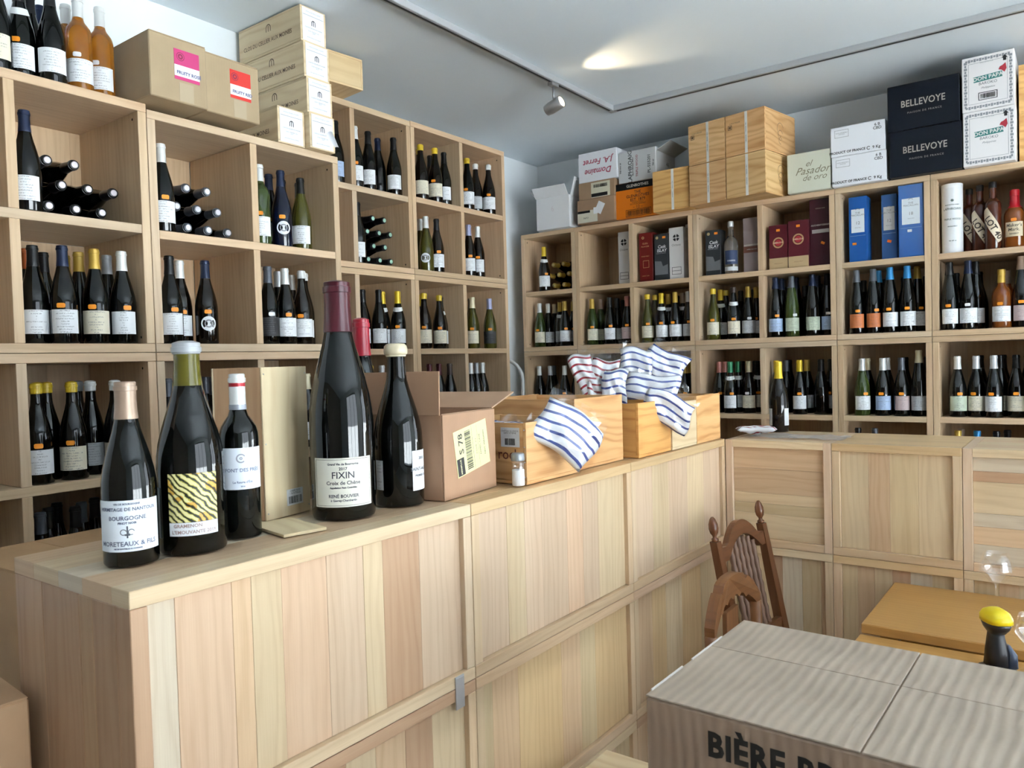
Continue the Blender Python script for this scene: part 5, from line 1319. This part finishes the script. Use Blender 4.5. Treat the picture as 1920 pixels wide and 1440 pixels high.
# ---------------------------------------------------------------- chairs
def chair1(loc, rz):
    """spindle-back chair, front = local -y; posts lean back; crest arch between finialled posts"""
    u = root('spindle_chair', 'carved wooden chair with acorn finials and roped spindles in the corner', 'chair', loc, rz)
    hw = .178; lean = .15
    def bk(z): return .19+(z-.45)*lean*1.35 if z > .45 else .19
    for s in (-1, 1):
        pts = [(s*hw, bk(0)+.03, .0005), (s*hw, bk(.45), .45), (s*hw, bk(.7), .70), (s*hw*1.02, bk(.935), .935)]
        V = []; F = []; 
        for (x, y, z), a in zip(pts, (.017, .021, .020, .016)):
            V += [(x-a, y-a*.8, z), (x+a, y-a*.8, z), (x+a, y+a*.8, z), (x-a, y+a*.8, z)]
        for j in range(3):
            for i in range(4): F.append((j*4+i, j*4+(i+1) % 4, j*4+4+(i+1) % 4, j*4+4+i))
        F += [(3, 2, 1, 0), (12, 13, 14, 15)]
        me = pym('post', V, F); grain_uv(me, 2); p_ = ob('back_post', me, WALNUT, u)
        fin = lathe([(.009, 0), (.0125, .004), (.0125, .010), (.007, .014), (.007, .020), (.0135, .030), (.0165, .044), (.0155, .060), (.010, .076), (.004, .084)], 16, 'finial')
        ob('finial', fin, plain('finial_wood', (.14, .05, .02), .25), p_, (s*hw*1.02, bk(.935), .934), (-.12, 0, 0))
    top = []; bot = []
    for i in range(21):
        t_ = -1+2*i/20; x = t_*(hw-.014); a = max(0, math.cos(t_*PI*.62)); zt_ = .893+.085*a**.8 if abs(t_) < .80 else .893+.016; zb = .862+.065*max(0, math.cos(t_*PI*.66))**.8
        top.append((x, zt_)); bot.append((x, zb))
    cr_ = ob('crest_rail', prism(top+bot[::-1], .022, 'crest', 0), WALNUT, u, (0, 0, 0), (-.20, 0, 0))
    for v in cr_.data.vertices: v.co.z -= .91
    cr_.location = (0, bk(.91), .91)
    for i in range(6):
        x = -.085+.034*i; zt_ = .866+.055*max(0, math.cos(x/(hw-.014)*PI*.66)); N_ = 22
        pts = []; rad = []
        for k in range(N_):
            z = .600+(zt_-.600)*k/(N_-1); pts.append((x, bk(z)+.002, z)); rad.append(.0105+.0018*math.sin(k*2.1))
        ob('spindle', tube(pts, rad, 8, 'spindle'), plain('spindle_wood', (.19, .105, .065), .45), u)
    board('lower_rail', u, -hw+.018, hw-.018, bk(.58)-.011, bk(.58)+.011, .56, .605, 0, WALNUT)
    board('seat', u, -.215, .215, -.21, .17, .435, .460, 0, WALNUT, (1, 1, 1), .006)
    for s in (-1, 1): ob('front_leg', lathe([(.014, .0005), (.017, .03), (.022, .10), (.016, .13), (.021, .20), (.021, .4345)], 14, 'leg'), WALNUT, u, (s*.185, -.18, 0))
    for s in (-1, 1): board('side_stretcher', u, s*.182-.010, s*.182+.010, -.16, .20, .20, .225, 1, WALNUT)
    board('front_stretcher', u, -.165, .165, -.190, -.170, .26, .285, 0, WALNUT)
    return u
n_ = onz(1337, 966, 1.02); f_ = onz(1422, 936, 1.02); mid = (n_+f_)/2
rzc1 = math.atan2(f_.y-n_.y, f_.x-n_.x)
c1 = chair1((0, 0, 0), rzc1); off = Vector((0, .19+(1.0-.45)*.15*1.35, 0)); off.rotate(Euler((0, 0, rzc1))); c1.location = (mid.x-off.x, mid.y-off.y-.015, 0)
def chair2(loc, rz):
    """rounded-back armchair: scalloped crest on curved posts"""
    u = root('round_back_chair', 'rounded wooden chair with scalloped crest rail behind the beer carton', 'chair', loc, rz)
    LW = wood('chair_light_walnut', (.22, .095, .036), (.10, .037, .014), .3, .4)
    top = []; bot = []; hw = .20
    for i in range(25):
        t_ = -1+2*i/24; x = t_*hw; top.append((x, .90-.10*abs(t_)**2.6-(.014 if .42 < abs(t_) < .52 else 0)))
        bot.append((x, .838-.085*abs(t_)**2.4-(.010 if i % 3 == 0 and abs(t_) < .75 else 0)))
    me = prism(top+bot[::-1], .030, 'crest', 0)
    for v in me.vertices: v.co.y -= .35*(v.co.x**2)*1.2
    ob('crest_rail', me, LW, u, (0, .20, 0))
    for s in (-1, 1):
        ob('back_post', tube([(s*.170, .215, .0005), (s*.175, .20, .30), (s*.185, .185, .47), (s*.196, .178, .64), (s*.192, .182, .775)], [.016, .019, .019, .018, .019], 10, 'post'), LW, u)
        ob('front_leg', tube([(s*.165, -.14, .0005), (s*.165, -.14, .4345)], [.014, .021], 10, 'leg'), LW, u)
    board('splat', u, -.050, .050, .188, .202, .462, .80, 2, LW); board('seat', u, -.19, .19, -.17, .20, .435, .460, 0, LW, (1, 1, 1), .008)
    board('stretcher', u, -.145, .145, -.15, -.13, .22, .245, 0, LW)
    return u
xc2 = -.86; ya, yb2 = y_at(1334, xc2, .80), y_at(1420, xc2, .84)
c2 = chair2((xc2+.19, (ya+yb2)/2-.03, 0), Q+.02)
# ---------------------------------------------------------------- white ladder in the corner
lx = x_at(984, 4.02, 1.5); u = root('step_ladder', 'white tubular step ladder in the gap beside the tall shelf', 'ladder', (lx-.145, 4.02, 0))
hp = [(0.145, -.12, .0005), (0.145, -.03, 1.30)] + [(0.145*math.cos(a_), -.025-.0*a_, 1.44+.135*math.sin(a_)) for a_ in [PI*k/12 for k in range(13)]] + [(-0.145, -.03, 1.30), (-0.145, -.12, .0005)]
WP = plain('white_enamel', (.80, .80, .78), .3)
ob('front_hoop', tube(hp, .012, 10, 'hoop'), WP, u)
for s in (-1, 1): ob('rear_leg', tube([(s*.125, .10, .0005), (s*.125, -.01, 1.15)], .010, 8, 'leg'), WP, u)
for i, z in enumerate((.25, .50, .75, 1.0)): board('step', u, -.132, .132, -.10+z*.07-.05, -.10+z*.07+.03, z-.012, z, 0, WP)
# ---------------------------------------------------------------- ceiling track and spot
ZR = ZC-.0005
t1 = onz(735, 0, ZC-.03); t2 = onz(1148, 210, ZC-.03); t3 = onz(1920, 25, ZC-.03)
u = root('light_track', 'grey ceiling light track turning a corner above the counters', 'track light', (t2.x, t2.y, ZC))
TR = plain('track_grey', (.50, .51, .52), .4, .4)
for nm, a in (('track_rail', (-.018, .018, -5.2, -.0185)), ('track_rail', (.0185, 4.2, -.018, .018))):
    board(nm, u, *a, -.030, -.0005, 1 if a[2] < -1 else 0, TR, b=.002)
board('corner_joint', u, -.018, .018, -.018, .018, -.031, -.0006, 0, TR)
for a in ((-.006, .006, -5.2, -.03), (.03, 4.2, -.006, .006)): board('track_slot', u, *a, -.0312, -.0300, 0, plain('slot_black', (.03, .03, .03), .5), b=.0002)
sp = onz(1038, 157, ZC-.035)
s = root('track_spot', 'small silver spotlight hanging from the ceiling track', 'spotlight', (t2.x, sp.y, ZC-.0315))
ob('adaptor', boxm(.030, .060, .018, 1, .002), METAL, s, (0, 0, -.0095)); ob('stem', lathe([(.005, -.095), (.005, -.018)], 10, 'stem'), METAL, s)
hd = lathe([(.022, -.048), (.026, -.046), (.0305, -.02), (.0305, .05), (.028, .052), (.026, .048)], 24, 'head'); h_ = ob('lamp_head', hd, METAL, s, (.0, 0, -.115), (0, PI/2-.30, 0))
ob('lamp_lens', lathe([(.025, .0485), (.010, .0488)], 20, 'lens'), plain('frosted_lens', (.8, .82, .85), .3), h_)
lm, N_, L_, b0 = newmat('lit_lens'); b0.inputs['Emission Color'].default_value = (1, .80, .52, 1); b0.inputs['Emission Strength'].default_value = 1.5; h_.children[0].data.materials[0] = lm
ld = bpy.data.lights.new('spot_beam', 'SPOT'); ld.energy = 1.7; ld.color = (1, .78, .48); ld.spot_size = 1.0; ld.spot_blend = .8; ld.shadow_soft_size = .02
lo = bpy.data.objects.new('spot_beam', ld); COL.objects.link(lo); lo.parent = h_; lo.location = (0, 0, .056); lo.rotation_euler = (PI, 0, 0)
finish_groups()
